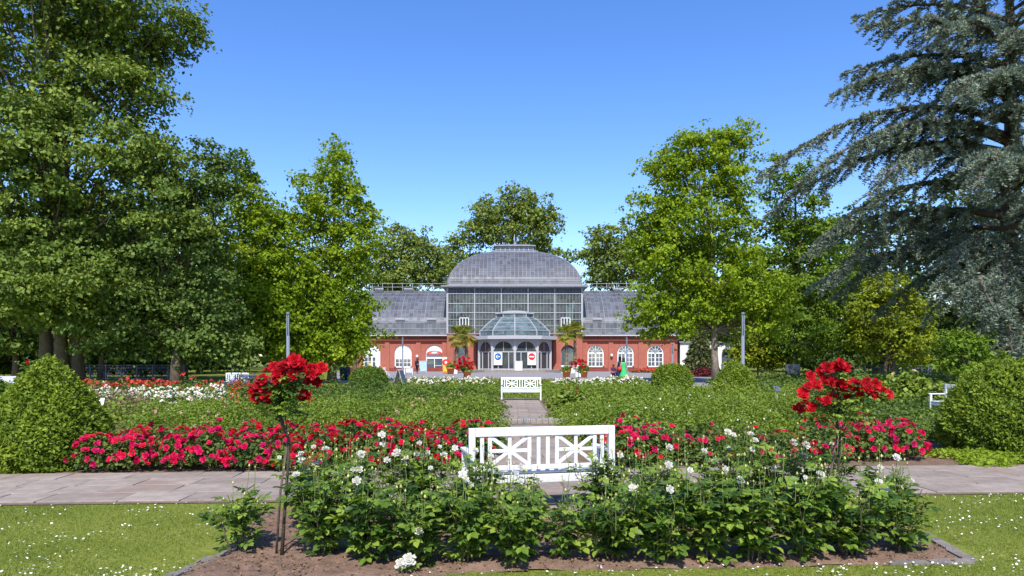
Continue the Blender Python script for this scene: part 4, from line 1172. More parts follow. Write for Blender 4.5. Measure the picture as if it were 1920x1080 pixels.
    pos = np.concatenate(P_); tip = unit(np.concatenate(D_)); rn = np.concatenate(RN)
    nrm = np.cross(tip, rng.normal(size=tip.shape)) + np.array([0, 0, 0.3])
    TV, TF = T_rhomb(0.15, 0.03)
    leaves_obj('needles', (TV, TF), pos, nrm, rng.uniform(0.14, 0.25, len(pos)), rng, rn, 'cedar', t, tip * 2)
    return len(pos)
NC = cedar()

# small variegated spruce in front of the annex
def spruce():
    rng = np.random.default_rng(78); Y = 74.0
    t = empty('small_spruce', (GX(1312, Y), Y, 0))
    tag(t, 'small pale-tipped spruce in front of the white annex', 'tree')
    MB().tube([(0, 0, 0), (0, 0, 5)], [0.12, 0.02], 6).build('trunk', 'bark', t)
    n = 9000
    z = 0.4 + 4.9 * rng.uniform(size=n) ** 1.2
    a = rng.uniform(0, 6.28, n); tier = 0.6 + 0.4 * np.abs(np.sin(z * 4.2 + np.sin(a * 3)))
    r = (2.3 * (1 - z / 5.5)) * tier * rng.uniform(0.5, 1, n)
    pos = np.stack([r * np.cos(a), r * np.sin(a), z - 0.15 * r], 1)
    leaves_obj('crown', RHB, pos, rng.normal(size=pos.shape) + (0, 0, .8), rng.uniform(0.2, 0.4, n), rng, rng.uniform(size=n), 'conifer', t, np.stack([np.cos(a), np.sin(a), -0.3 + 0 * a], 1) * 2)
spruce()

# ------------------------------------------------------------------ fan palms by the entrance
def fan_palm(px, Y, H, label, seed, tub):
    rng = np.random.default_rng(seed)
    t = empty('fan_palm', (GX(px, Y), Y, 0)); tag(t, label, 'palm', 'fan palms by the entrance')
    prof = []
    for i in range(18):
        z = 0.3 + (H - 0.3) * i / 17
        prof.append(((0.17 + 0.05 * (i % 2)) * (1.15 - 0.3 * i / 17), z))
    MB().lathe(prof, 9).build('trunk', 'canewood', t)
    if tub:
        q = MB().box(-0.62, 0.62, -0.62, 0.62, 0.0, 0.95).box(-0.68, 0.68, -0.68, 0.68, 0.80, 0.953).build('tub', 'white', t)
    for k in range(36):
        a = rng.uniform(0, 6.28); e = rng.uniform(-1.1, 1.35)
        d = np.array([math.cos(a) * math.cos(e), math.sin(a) * math.cos(e), math.sin(e)])
        L = rng.uniform(0.7, 1.05)
        b = np.array([0, 0, H]); c = b + d * L + np.array([0, 0, -0.15])
        fb = MB(); fb.tube([b, b + d * L * 0.5 + np.array([0, 0, 0.06]), c], [0.035, 0.025, 0.02], 4, False)
        side = np.cross(d, [0, 0, 1]); side /= np.linalg.norm(side) + 1e-6; upv = np.cross(side, d)
        nb = 13
        for j in range(nb):
            th = (j / (nb - 1) - 0.5) * 3.6
            v = d * math.cos(th) + side * math.sin(th) + upv * 0.15
            ln = 0.75 * (1 - 0.25 * abs(th) / 1.8)
            p1 = c + v * ln * 0.6; p2 = c + v * ln + np.array([0, 0, -0.22])
            wv = np.cross(v, upv); wv = wv / (np.linalg.norm(wv) + 1e-6) * 0.055
            fb.poly([c, p1 - wv, p2, p1 + wv])
        me = fb.mesh('frond')
        at = me.attributes.new('rnd', 'FLOAT', 'POINT'); val = np.clip(rng.uniform(0.1, 0.75) + (0.45 if e < -0.5 else 0), 0, 1)
        at.data.foreach_set('value', np.full(len(me.vertices), val, dtype=np.float32))
        link('frond', me, 'palm', t)
    return t
fan_palm(857, 88, 4.6, 'fan palm with yellowing fronds left of the entrance pavilion', 1, False)
fan_palm(874, 89, 4.9, 'taller fan palm close to the left wall of the entrance pavilion', 2, False)
fan_palm(1062, 88, 5.0, 'fan palm in a white tub nearest the right side of the pavilion', 3, True)
fan_palm(1078, 88.8, 5.3, 'fan palm standing right of the other palm, before the brick wing', 4, True)
# plants seen through the gable glass
for i, (x, y, h, lab) in enumerate([(-5.5, 103, 8.5, 'leafy indoor tree behind the left part of the glass gable'), (0.5, 106, 10, 'leafy indoor tree behind the middle of the glass gable'), (6, 103, 8, 'leafy indoor tree behind the right part of the glass gable')]):
    px = PX0 + x / y * FP; s = FP / y
    tree('indoor_tree', lab, 'tree', px, y, [(px, HY - (h * 0.62 - EYE) * s, 2.6 * s, h * 0.34 * s)], 'wood', leaf=0.5, cr=1.0, dens=0.5, per=40, seed=70 + i, trunk=0.15, limbs=14, group='plants inside the palm house')

# ------------------------------------------------------------------ roses
def bloom_mesh(name, m, seed, rings=((6, 1.0, 0.25), (6, 0.78, 0.75), (5, 0.5, 1.15), (3, 0.22, 1.4)), lo=False):
    """a rose flower, unit radius, facing +Z: rings of cupped petals"""
    r = random.Random(seed); V = []; F = []; A = []
    for ri, (n, rad, el_) in enumerate(rings):
        for k in range(n):
            a = 2 * math.pi * (k + r.uniform(-.2, .2)) / n + ri * 0.5
            wd = 1.25 * math.pi * rad / n + 0.12
            e = el_ + r.uniform(-.15, .15)
            ca, sa = math.cos(a), math.sin(a); b = len(V); rn = r.uniform(0, 1)
            z0 = 0.05 * ri
            def P(rr_, s, z): return (rr_ * ca - s * sa, rr_ * sa + s * ca, z)
            r1 = rad * 0.62; r2 = rad * (0.62 + 0.42 * math.cos(e)); h = rad * 0.55 * math.sin(e) + 0.10
            V += [P(rad * 0.1, 0, z0), P(r1, -wd * .5, z0 + h * .55), P(r1, wd * .5, z0 + h * .55), P(r2, -wd * .34, z0 + h + r.uniform(0, .08)), P(r2 * 1.03, 0, z0 + h - 0.02), P(r2, wd * .34, z0 + h + r.uniform(0, .08))]
            F += [(b, b + 1, b + 2), (b + 1, b + 4, b + 2), (b + 1, b + 3, b + 4), (b + 2, b + 4, b + 5)]
            A += [rn] * 6
    me = np_mesh(name, np.array(V), np.array(F), np.array(A))
    me.materials.append(M[m])
    return me
BL = {c: [bloom_mesh('bloom', c, i * 7 + 1) for i in range(4)] for c in ('pred', 'pcrimson', 'pwhite', 'pyellow')}
LO = {c: [bloom_mesh('bloom', c, i * 5 + 2, ((5, 1.0, 0.4), (5, 0.66, 0.95), (3, 0.32, 1.35))) for i in range(4)] for c in ('pred', 'pcrimson', 'pwhite', 'pyellow')}

def compound_leaf(seed, m, rn):
    """rose leaf: five toothed leaflets on a stalk, along +Y, 1 unit long"""
    r = random.Random(seed); V = []; F = []; A = []
    for (y0, ang_, s) in ((0.62, 0, 0.42), (0.52, 1.0, 0.36), (0.52, -1.0, 0.36), (0.26, 1.15, 0.30), (0.26, -1.15, 0.30)):
        TV, TF = T_leaf(0.40, r.uniform(0.06, 0.16))
        a = ang_ + r.uniform(-.15, .15); tilt = r.uniform(-.35, .2); b = len(V); q = np.clip(rn + r.uniform(-.15, .15), 0, 1)
        for (x, y, z) in TV:
            yy = y * math.cos(tilt); zz = z + y * math.sin(tilt)
            V.append((s * (x * math.cos(a) + yy * math.sin(a)), y0 + s * (-x * math.sin(a) + yy * math.cos(a)), s * zz - 0.05 * y0)); A.append(q)
        F += [tuple(i + b for i in f) for f in TF]
    b = len(V); V += [(-.012, 0, 0), (.012, 0, 0), (0, 0.64, -0.03)]; F.append((b, b + 1, b + 2)); A += [rn] * 3
    me = np_mesh('leaf', np.array(V), np.array(F), np.array(A)); me.materials.append(M[m])
    return me
CL = [compound_leaf(i, 'rose', 0.06 + 0.9 * i / 9) for i in range(10)]
def frame_euler(y, z):
    y = Vector(y).normalized(); z = Vector(z); z = (z - y * z.dot(y)).normalized(); x = y.cross(z)
    return Matrix((x, y, z)).transposed().to_euler()
budm = MB().lathe([(0.001, 0), (0.55, 0.3), (0.6, 0.8), (0.3, 1.4), (0.02, 1.8)], 6).mesh('bud', True); budm.materials.append(M['bud'])

def put_leaf(parent, p, d, rr_, size):
    z = Vector((rr_.gauss(0, .35), rr_.gauss(0, .35) - 0.1, 1))
    o = link('leaf', CL[rr_.randrange(10)], None, parent, p)
    o.rotation_euler = frame_euler(d, z); o.scale = (size,) * 3
    return o

def rose_bush(px, py, h, wd, blooms, buds, label, seed, group, ncane=8, extra=14, z0=0.02, bsize=(0.022, 0.044), tallshoots=4):
    rr_ = random.Random(seed)
    x0, y0 = G(px, py)
    t = empty('white_rose_bush', (x0, y0, z0)); tag(t, label, 'rose bush', group)
    canes = []
    for i in range(ncane):
        a = 2 * math.pi * i / ncane + rr_.uniform(-.4, .4); lean = wd * rr_.uniform(0.35, 1.0)
        hh = h * rr_.uniform(0.7, 1.12)
        P = [Vector((0.05 * math.cos(a), 0.05 * math.sin(a), -0.03))]
        for k in range(1, 6):
            f = k / 5
            P.append(Vector((math.cos(a) * lean * f ** 0.8 + rr_.gauss(0, .015), math.sin(a) * lean * f ** 0.8 + rr_.gauss(0, .015), hh * f)))
        canes.append(P)
        MB().tube(P, [0.008, 0.007, 0.006, 0.005, 0.004, 0.003], 5, False).build('cane', 'cane' if i % 3 else 'canewood', t, True)
    for i in range(extra):
        P0 = canes[rr_.randrange(ncane)]; k = rr_.randrange(1, 4); a = rr_.uniform(0, 6.28)
        b = P0[k]; L = h * rr_.uniform(0.25, 0.5)
        P = [b + Vector((math.cos(a) * L * .6 * f, math.sin(a) * L * .6 * f, L * .8 * f)) for f in (0, .33, .66, 1)]
        canes.append(P)
    sh = MB()
    for P in canes[ncane:]: sh.tube(P, [0.005, 0.004, 0.0035, 0.0025], 4, False)
    sh.build('side_shoots', 'stalk', t, True)['kind'] = 'stuff'
    nl = 0
    for P in canes:
        L = sum((P[i + 1] - P[i]).length for i in range(len(P) - 1)); m = int(L / 0.034)
        for j in range(m):
            f = (j + rr_.random()) / m
            if f < 0.12: continue
            i = min(int(f * (len(P) - 1)), len(P) - 2); u = f * (len(P) - 1) - i
            p = P[i].lerp(P[i + 1], u)
            a = rr_.uniform(0, 6.28)
            put_leaf(t, p, (math.cos(a), math.sin(a), rr_.uniform(-0.25, 0.5)), rr_, rr_.uniform(0.125, 0.21) * (0.75 if f > 0.9 else 1)); nl += 1
            if nl > 262: break
    # blooms and buds on thin stalks above the leaves
    st = MB(); tall = []
    for i in range(tallshoots):
        P0 = canes[rr_.randrange(ncane)]; b = P0[3]
        top_ = Vector((b.x * 1.25 + rr_.gauss(0, .05), b.y * 1.25 + rr_.gauss(0, .05), h * rr_.uniform(0.85, 1.1)))
        mid_ = b.lerp(top_, .5) + Vector((rr_.gauss(0, .02), rr_.gauss(0, .02), 0))
        st.tube([b, mid_, top_], [.0045, .0038, .003], 4, False); tall.append(top_)
        for q in range(5):
            if nl >= 296: break
            a = rr_.uniform(0, 6.28); put_leaf(t, mid_.lerp(top_, q / 5), (math.cos(a), math.sin(a), rr_.uniform(-.1, .5)), rr_, rr_.uniform(.06, .11)); nl += 1
    ends = [P[-1] for P in canes]; rr_.shuffle(ends)
    ends = tall + ends
    for k in range(blooms + buds):
        e = ends[k % len(ends)] + Vector((rr_.gauss(0, .03), rr_.gauss(0, .03), 0))
        if k < blooms and k % 2:
            Pc = canes[rr_.randrange(len(canes))]; e = Pc[-2] + Vector((Pc[-2].x * .35, Pc[-2].y * .35 - .04, 0))
        L = rr_.uniform(0.04, 0.12) if k < blooms else rr_.uniform(0.05, 0.24)
        tip = e + Vector((rr_.gauss(0, .025), rr_.gauss(0, .025), L))
        st.tube([e - Vector((0, 0, .04)), tip], [0.003, 0.0022], 4, False)
        if k < blooms:
            o = link('bloom', rr_.choice(BL['pwhite']), None, t, tip)
            bs_ = rr_.uniform(*bsize); o.scale = (bs_, bs_, bs_ * rr_.uniform(.9, 1.5))
            o.rotation_euler = frame_euler((1, 0.2, 0), (rr_.gauss(0, .45), -0.95 + rr_.gauss(0, .4), 0.7))
        else:
            o = link('bud', budm, None, t, tip); o.scale = (rr_.uniform(0.009, 0.019),) * 3
    st.build('flower_stalks', 'stalk', t, True)['kind'] = 'stuff'
    return t

WB = 'white rose bushes in the foreground bed'
front = [(450, 1038, .50, .17, 0, 4), (612, 1046, .66, .26, 2, 6), (700, 1058, .62, .26, 1, 6), (790, 1060, .60, .26, 2, 8), (878, 1058, .62, .24, 1, 7), (962, 1060, .58, .24, 1, 7), (1052, 1052, .52, .18, 1, 6),
         (1150, 1052, .56, .22, 1, 8), (1238, 1058, .62, .26, 1, 7), (1328, 1056, .64, .26, 1, 6), (1415, 1054, .66, .26, 1, 6), (1505, 1052, .66, .26, 2, 6), (1592, 1046, .64, .25, 2, 5), (1690, 1038, .52, .17, 1, 4)]
for i, (px, py, h, wd, nb, nd) in enumerate(front):
    pos_ = 'small thin white rose bush at the left end of the foreground bed' if i == 0 else 'small thin white rose bush at the right end of the foreground bed' if i == len(front) - 1 else \
        'leafy white rose bush, %s from the left in the front row of the foreground bed' % ORD[i]
    rose_bush(px, py, h, wd * 1.3, nb, nd * 2, pos_, 100 + i, WB, ncane=5 if wd < .2 else 9, extra=8 if wd < .2 else 18)
back = [(585, 985, .72, .26, 9, 8), (690, 978, .74, .28, 11, 9), (790, 975, .74, .28, 11, 9), (880, 985, .68, .22, 6, 10), (985, 1005, .52, .18, 3, 10), (1130, 985, .68, .22, 2, 9), (1235, 985, .70, .26, 3, 9), (1345, 978, .78, .28, 6, 9), (1450, 978, .80, .28, 6, 9), (1545, 975, .76, .26, 3, 8), (1650, 985, .62, .2, 3, 6)]
for i, (px, py, h, wd, nb, nd) in enumerate(back):
    rose_bush(px, py, h * .93, wd * 1.3, nb + 1, nd * 2 + 6, 'flowering white rose bush, %s from left in the rear row of the foreground bed' % ORD[i], 140 + i, WB, ncane=8, extra=14, tallshoots=8)
# a low pale bloom close to the camera
t = empty('white_rose_bush', (*G(765, 1078), 0.02)); tag(t, 'low blush white rose at the front edge of the foreground bed', 'rose bush', WB)
MB().tube([(0, 0, -0.02), (0.01, 0.0, 0.1)], [0.004, 0.003], 5).tube([(0, 0, 0), (-0.05, 0.01, 0.06)], [0.004, 0.003], 5).build('cane', 'stalk', t)
for p, s in (((0.01, 0, 0.09), .058), ((-0.055, 0.01, 0.055), .05)):
    o = link('bloom', BL['pwhite'][0], None, t, p); o.scale = (s,) * 3; o.rotation_euler = frame_euler((1, 0, 0), (0, -0.8, 0.7))
for k in range(9): put_leaf(t, Vector((0.01 * k - .04, 0, 0.02 + 0.005 * k)), (math.cos(k * 2.1), math.sin(k * 2.1), .15), random.Random(k), 0.09)

# ---- standard (tree) roses
def standard_rose(x, y, head, label, seed, nbl, bs, nleaf=150, name='standard_rose', stemtop=1.2, bend=(0, 0), col='pred', ring=True, leafs=(0.08, 0.125), lo=False, group=None):
    """head: list of (dx, dz, rx, rz) lobes round the top of the stem"""
    rr_ = random.Random(seed)
    t = empty(name, (x, y, 0)); tag(t, label, 'rose tree', group)
    MB().tube([(0, 0, -.03), (0.02, 0.01, .35), (0.05, 0, .7), (0.065, 0.0, .98), (bend[0], bend[1], stemtop)], [0.017, 0.014, 0.012, 0.012, 0.014], 7).build('stem', 'stemwood', t, True)
    MB().tube([(-.06, 0.03, -.05), (-.02, 0.03, .55), (0.05, 0.02, 1.0)], 0.010, 6).build('stake', 'bark', t, True)
    if ring:
        rg = MB(); rad = 0.17
        rg.tube([(rad * math.cos(a * .3142) + 0.05, rad * math.sin(a * .3142), 1.205) for a in range(21)], 0.0035, 4, False)
        for a in (0.2, 2.0): rg.tube([(0.05, 0, 1.02), (0.05 + rad * math.cos(a), rad * math.sin(a), 1.205)], 0.004, 4)
        rg.build('support_ring', 'black', t)
    br = MB(); pts = []
    for dx, dz, rx, rz in head:
        n = max(5, int(26 * rx / 0.3))
        for k in range(n):
            v = Vector((rr_.gauss(0, 1), rr_.gauss(0, 1), rr_.gauss(0, 1))).normalized()
            f = rr_.uniform(.5, 1)
            pts.append(Vector((dx + v.x * rx * f, v.y * rx * .8 * f, dz + v.z * rz * f)))
            if k % 3 == 0: br.tube([(bend[0], bend[1], stemtop - .02), Vector((bend[0], bend[1], stemtop)).lerp(pts[-1], .5) + Vector((0, 0, .03)), pts[-1]], [.008, .006, .003], 4, False)
    br.build('branches', 'cane', t, True)['kind'] = 'stuff'
    for k in range(nleaf):
        p = rr_.choice(pts); a = rr_.uniform(0, 6.28)
        put_leaf(t, p + Vector((rr_.gauss(0, .03), rr_.gauss(-.07, .05), rr_.gauss(-.03, .04))), (math.cos(a), math.sin(a), rr_.uniform(-.5, .3)), rr_, rr_.uniform(*leafs))
    return t, rr_
def add_blooms(t, rr_, pts, col, size, lo=False):
    for p in pts:
        o = link('bloom', rr_.choice((LO if lo else BL)[col]), None, t, p)
        o.scale = (rr_.uniform(*size),) * 3
        o.rotation_euler = frame_euler((1, rr_.gauss(0, .4), 0), (rr_.gauss(0, .35) + (p[0]) * 1.2, -1.0 + rr_.gauss(0, .35), 0.45))
# near left: blooms read off the photograph round the head
xL, yL = G(528, 1045)
sL = FP / yL
lt, rl_ = standard_rose(xL, yL, [(0.05, 1.47, .27, .15), (0.0, 1.36, .24, .14), (.1, 1.38, .2, .13), (.08, 1.52, .2, .1), (-.05, 1.48, .2, .1)], 'red standard rose on a bare stem at the left of the foreground bed', 3, 0, None, nleaf=290, bend=(-0.035, 0), stemtop=1.24)
def px_pts(lst, X, Y, rr_):
    out = []
    for a, b in lst:
        dy = rr_.uniform(-.24, -.08)
        out.append(Vector((GX(a, Y + dy) - X, dy, GZ(b, Y + dy))))
    return out
bl = px_pts([(482, 742), (492, 712), (500, 740), (505, 696), (512, 722), (520, 700), (528, 685), (540, 680), (552, 676), (565, 682), (578, 690), (590, 694), (598, 704), (585, 702), (548, 704), (556, 700), (572, 744), (566, 738), (530, 712), (596, 718), (500, 750), (478, 730), (515, 690), (536, 694), (488, 724), (604, 690), (570, 700), (545, 690), (560, 690), (532, 702), (518, 712), (582, 712)], xL, yL, rl_)
add_blooms(lt, rl_, bl, 'pred', (0.044, 0.062))
xR, yR = GX(1562, 6.55), 6.55
rt, rr2 = standard_rose(xR, yR, [(-.18, 1.32, .2, .16), (0.0, 1.45, .22, .15), (.22, 1.34, .24, .15), (-.02, 1.24, .25, .14), (.04, 1.55, .1, .08)], 'wide red standard rose at the right of the foreground bed', 4, 0, None, nleaf=298, bend=(0.02, 0), stemtop=1.16)
bl = px_pts([(1498, 766), (1510, 756), (1522, 764), (1536, 752), (1506, 738), (1515, 724), (1530, 722), (1545, 712), (1560, 716), (1520, 705), (1536, 698), (1550, 690), (1576, 682), (1566, 688), (1585, 690), (1550, 752), (1560, 746), (1580, 720), (1572, 726), (1586, 740), (1592, 746), (1604, 730), (1616, 726), (1628, 728), (1640, 722), (1632, 740), (1645, 734), (1656, 734), (1664, 740), (1612, 742), (1624, 716), (1600, 720)], xR, yR, rr2)
add_blooms(rt, rr2, bl, 'pred', (0.042, 0.060))
def far_standard(px, Y, label, seed, n, wd, blsz, col='pred'):
    X = GX(px, Y)
    t, r_ = standard_rose(X, Y, [(0, 1.45, wd, .26), (.1, 1.3, wd * .8, .2)], label, seed, 0, None, nleaf=170, stemtop=1.1, ring=False, leafs=(0.1, 0.16), group='standard roses along the central axis')
    P = []
    for k in range(n):
        a = r_.uniform(0, 6.28); f = r_.uniform(.2, 1)
        P.append(Vector((math.cos(a) * wd * f, -abs(math.sin(a)) * wd * .7 * f - .05, 1.42 + .3 * (1 - f * f) * r_.uniform(.3, 1) + r_.uniform(-.2, .12))))
    add_blooms(t, r_, P, col, blsz, True)
far_standard(868, 33, 'red standard rose in full bloom left of the central axis below the palm', 5, 42, .5, (.06, .085))
far_standard(1083, 33, 'sparse red standard rose right of the central axis before the white tubs', 6, 18, .5, (.06, .08))
far_standard(72, 13.2, 'tall rose with one red bloom peeping over the left yew', 7, 2, .3, (.04, .05))

# ---- bushes of the red beds
def mound_mesh(seed, n, r, h, m, size, T=RH, name='foliage'):
    rng = np.random.default_rng(seed)
    d = unit(rng.normal(size=(n, 3))); d[:, 2] = np.abs(d[:, 2])
    f = rng.uniform(0.35, 1.0, n) ** 0.45 * (1 + 0.22 * np.sin(d[:, 0] * 7 + seed) * np.cos(d[:, 1] * 6 + seed * 2))
    pos = np.stack([d[:, 0] * r * f, d[:, 1] * r * f, 0.10 + (h - 0.10) * np.clip(d[:, 2] * f, 0, 1.15) * (0.8 + 0.2 * rng.uniform(size=n))], 1)
    nrm = d * .5 + (0, 0, .55) + 0.55 * rng.normal(size=(n, 3))
    V, F, rn = scatter(T, pos, nrm, size * rng.uniform(.7, 1.35, n), rng, rng.uniform(size=n))
    me = np_mesh(name, V, F, rn); me.materials.append(M[m]); return me
def stems_mesh(seed, r, h):
    rr_ = random.Random(seed); mb = MB()
    for k in range(6):
        a = k * 1.05 + rr_.uniform(-.3, .3)
        mb.tube([(0.03 * math.cos(a), .03 * math.sin(a), -.02), (r * .4 * math.cos(a), r * .4 * math.sin(a), h * .5), (r * .7 * math.cos(a), r * .7 * math.sin(a), h * .85)], [.008, .006, .004], 4, False)
    me = mb.mesh('stems', True); me.materials.append(M['cane']); return me
MD = [mound_mesh(200 + i, 900, .40, .50, 'rosedeep', .062) for i in range(4)]
ST = [stems_mesh(210 + i, .36, .46) for i in range(2)]
def bed_bush(x, y, nb, col, label, seed, group, sc=1.0, bs=(.034, .056), front_bias=True, md=None, name='red_rose_bush'):
    rr_ = random.Random(seed)
    t = empty(name, (x, y, 0.008), rr_.uniform(0, 6.28)); tag(t, label, 'rose bush', group); t.scale = (sc, sc, sc * rr_.uniform(.92, 1.1))
    f = link('foliage', rr_.choice(md or MD), None, t); f['kind'] = 'stuff'
    link('stems', rr_.choice(ST), None, t)
    rz = t.rotation_euler.z
    for k in range(nb):
        a = rr_.uniform(0, 6.28) if rr_.random() < .35 else rr_.uniform(math.pi, 2 * math.pi)
        e = rr_.uniform(.12, 1.45) if rr_.random() < .8 else rr_.uniform(.05, .4)
        f_ = rr_.uniform(.98, 1.12)
        d = Vector((math.cos(a) * math.cos(e), math.sin(a) * math.cos(e), math.sin(e)))
        p = Vector((d.x * .40 * f_, d.y * .40 * f_, .10 + .42 * d.z * f_))
        p = Matrix.Rotation(-rz, 3, 'Z') @ p
        o = link('bloom', rr_.choice(LO[rr_.choice(col)]), None, t, p)
        o.scale = (rr_.uniform(*bs) / sc,) * 3
        o.rotation_euler = (Matrix.Rotation(-rz, 3, 'Z') @ Matrix.Rotation(rr_.uniform(0, 6.28), 3, d) @ Matrix(frame_euler((1, .1, 0), d + Vector((rr_.gauss(0, .3), -.3, .5))).to_matrix())).to_euler()
    return t
sd_ = 300
RG = 'red roses in the bed left of the central path'
for row in range(3):
    for c in range(11):
        x = -6.25 + c * .575 + (0.25 if row % 2 else 0) + rr.uniform(-.06, .06)
        y = 10.98 + .035 * (x + 3) + row * .72 + rr.uniform(-.06, .06)
        if x > -0.5: continue
        dense = 1.0 if c < 5 else 0.85
        nb = int((48, 36, 22)[row] * dense * rr.uniform(.75, 1.2))
        lab = 'red rose bush in the %s row left of the central path, %s from the yew' % (('front', 'middle', 'rear')[row], ORD[c])
        bed_bush(x, y, nb, ('pcrimson',) if (row == 0 and c < 5) else ('pcrimson', 'pred'), lab, sd_, RG, sc=rr.uniform(.9, 1.1) * (1.0, 1.05, 1.1)[row]); sd_ += 1
RG2 = 'crimson roses in the bed right of the central path'
k = 0
for (x, y, nb, sc) in [(1.75, 11.35, 26, 1.15), (2.25, 11.6, 22, 1.1), (1.95, 12.1, 18, 1.35), (2.75, 11.5, 8, .9), (3.25, 11.55, 6, .9), (3.8, 11.6, 6, .85), (4.35, 11.7, 8, .9), (2.6, 12.3, 7, 1.1), (3.3, 12.4, 6, 1.1), (4.1, 12.4, 5, 1.1)]:
    bed_bush(x, y, int(nb * 1.4), ('pcrimson',), 'crimson rose bush right of the central path, %s from the white bench' % ORD[k], sd_, RG2, sc); sd_ += 1; k += 1
k = 0
for (x, y, nb, sc) in [(5.3, 11.9, 22, 1.0), (5.9, 12.0, 26, 1.05), (6.5, 12.05, 24, 1.0), (5.5, 12.7, 22, 1.1), (6.15, 12.8, 24, 1.15), (6.85, 12.75, 20, 1.05), (5.75, 13.5, 18, 1.1), (6.5, 13.6, 18, 1.1), (7.2, 13.5, 12, 1.0)]:
    bed_bush(x, y, int(nb * 1.4), ('pcrimson',), 'crimson rose bush beside the right yew, %s counted from the patch front left' % ORD[k], sd_, RG2, sc, (.038, .056)); sd_ += 1; k += 1

# ---- leafy masses nobody could count
def mass(name, label, cat, poly, n, h, m, size, seed, hs=2.2, hvar=.35, T=RH, zlo=.45, flowers=None):
    rng = np.random.default_rng(seed)
    xs = [p[0] for p in poly]; ys = [p[1] for p in poly]
    sp = max(.45, h * 1.15)                         # one mound per plant
    gx, gy = np.meshgrid(np.arange(min(xs), max(xs) + sp, sp), np.arange(min(ys), max(ys) + sp, sp))
    cx = gx.ravel() + rng.uniform(-.4, .4, gx.size) * sp; cy = gy.ravel() + rng.uniform(-.4, .4, gx.size) * sp
    kk = inside(poly, cx, cy); cx, cy = cx[kk], cy[kk]
    ch = h * (1 + hvar * rng.normal(size=len(cx)) * .45) * edge_fade(poly, cx, cy, .7) * (.7 + .6 * bumps(cx, cy, 1.1, seed + 3)); cb = rng.uniform(size=len(cx)) * .5 + .5 * bumps(cx, cy, 1.3, seed + 6)
    j = rng.integers(0, len(cx), n)
    d = unit(rng.normal(size=(n, 3))); d[:, 2] = np.abs(d[:, 2])
    f = rng.uniform(.3, 1.0, n) ** .5 * (1 + .2 * np.sin(d[:, 0] * 6 + j) * np.cos(d[:, 1] * 7 + 2 * j))
    shoot = (rng.uniform(size=n) < .05) * rng.uniform(0, .3, n)
    pos = np.stack([cx[j] + d[:, 0] * f * sp * .85, cy[j] + d[:, 1] * f * sp * .85, .04 + ch[j] * (d[:, 2] * f + shoot)], 1)
    nrm = d * .4 + (0, 0, .6) + .6 * rng.normal(size=pos.shape)
    o = leaves_obj(name, T, pos, nrm, size * rng.uniform(.65, 1.35, n), rng, np.clip(.35 * rng.uniform(size=n) + .65 * cb[j], 0, 1), m, None)
    tag(o, label, cat, kind='stuff')
    if flowers:
        nf, fm, fs, fl, fc = flowers
        x = rng.uniform(min(xs), max(xs), nf * 3); y = rng.uniform(min(ys), max(ys), nf * 3)
        kk = inside(poly, x, y) & (bumps(x, y, hs * 2, seed + 5) > rng.uniform(.25, .6, len(x))); x, y = x[kk][:nf], y[kk][:nf]
        nf = len(x); j = rng.integers(0, len(cx), nf)
        e = rng.uniform(.35, 1.5, nf); aa = rng.uniform(0, 6.283, nf)
        c = np.stack([cx[j] + np.cos(e) * np.cos(aa) * sp * .85, cy[j] + np.cos(e) * np.sin(aa) * sp * .85, .05 + ch[j] * np.sin(e) * 1.05], 1)
        c = np.repeat(c, 6, 0); d = unit(rng.normal(size=c.shape)); d[:, 2] = np.abs(d[:, 2])
        o = leaves_obj(name + '_blossom', RHM, c + d * fs * .3, d + (0, -.4, .4), fs, rng, rng.uniform(size=len(c)), fm, None, d)
        tag(o, fl, fc, kind='stuff')
mass('rose_foliage', 'low bright green rose foliage filling the bed left of the cascade', 'foliage', [(-7.6, 13.3), (-.55, 13.3), (-.4, 20.5), (-9, 20.5)], 90000, .60, 'rosebed', .052, 1, hvar=.8, flowers=(110, 'pinkmass', .04, 'a few dusty pink buds over the bed left of the cascade', 'flowers'))
mass('rose_foliage', 'low bright green rose foliage filling the bed right of the cascade', 'foliage', [(1.3, 13.0), (6.6, 13.2), (9.5, 20.5), (1.15, 20.5)], 82000, .60, 'rosebed', .052, 2, hvar=.8, flowers=(60, 'creammass', .035, 'a few cream buds over the bed right of the cascade', 'flowers'))
mass('rose_foliage', 'far green rose foliage left of the white bench on the axis', 'foliage', [(-8.5, 21.0), (-.5, 21.0), (-.7, 28), (-9, 28)], 44000, .62, 'rosedeep', .075, 3, hvar=.6)
mass('rose_foliage', 'far green rose foliage right of the white bench on the axis', 'foliage', [(1.25, 21.0), (9.8, 21.0), (11, 28), (1.6, 28)], 48000, .64, 'rosebed', .072, 4)
mass('rose_foliage', 'green foliage band behind the distant white bench', 'foliage', [(-8.8, 31), (10.5, 31), (8.8, 41.5), (-8.8, 41.5)], 26000, .30, 'rosebed', .10, 5)
mass('rose_foliage', 'green foliage under the white and red flower beds at left', 'foliage', [(-10.2, 13.6), (-8.2, 20), (-8.6, 34), (-19, 34), (-15, 21)], 42000, .48, 'rosebed', .08, 6)
mass('rose_foliage', 'green foliage between the wide red standard rose and the far bench at right', 'foliage', [(7.2, 14.2), (10, 20.6), (12.2, 34), (19, 34), (14, 21), (10, 14.5)], 34000, .36, 'rosedeep', .085, 7)
mass('cream_rose', 'green leaves of the cream flowers in the left bed', 'foliage', [(-14.5, 21.5), (-9.0, 21.5), (-10.5, 27), (-17.5, 27)], 16000, .58, 'rosedeep', .08, 8, flowers=(560, 'creammass', .085, 'cream white blossoms massed in the left flower bed', 'flowers'))
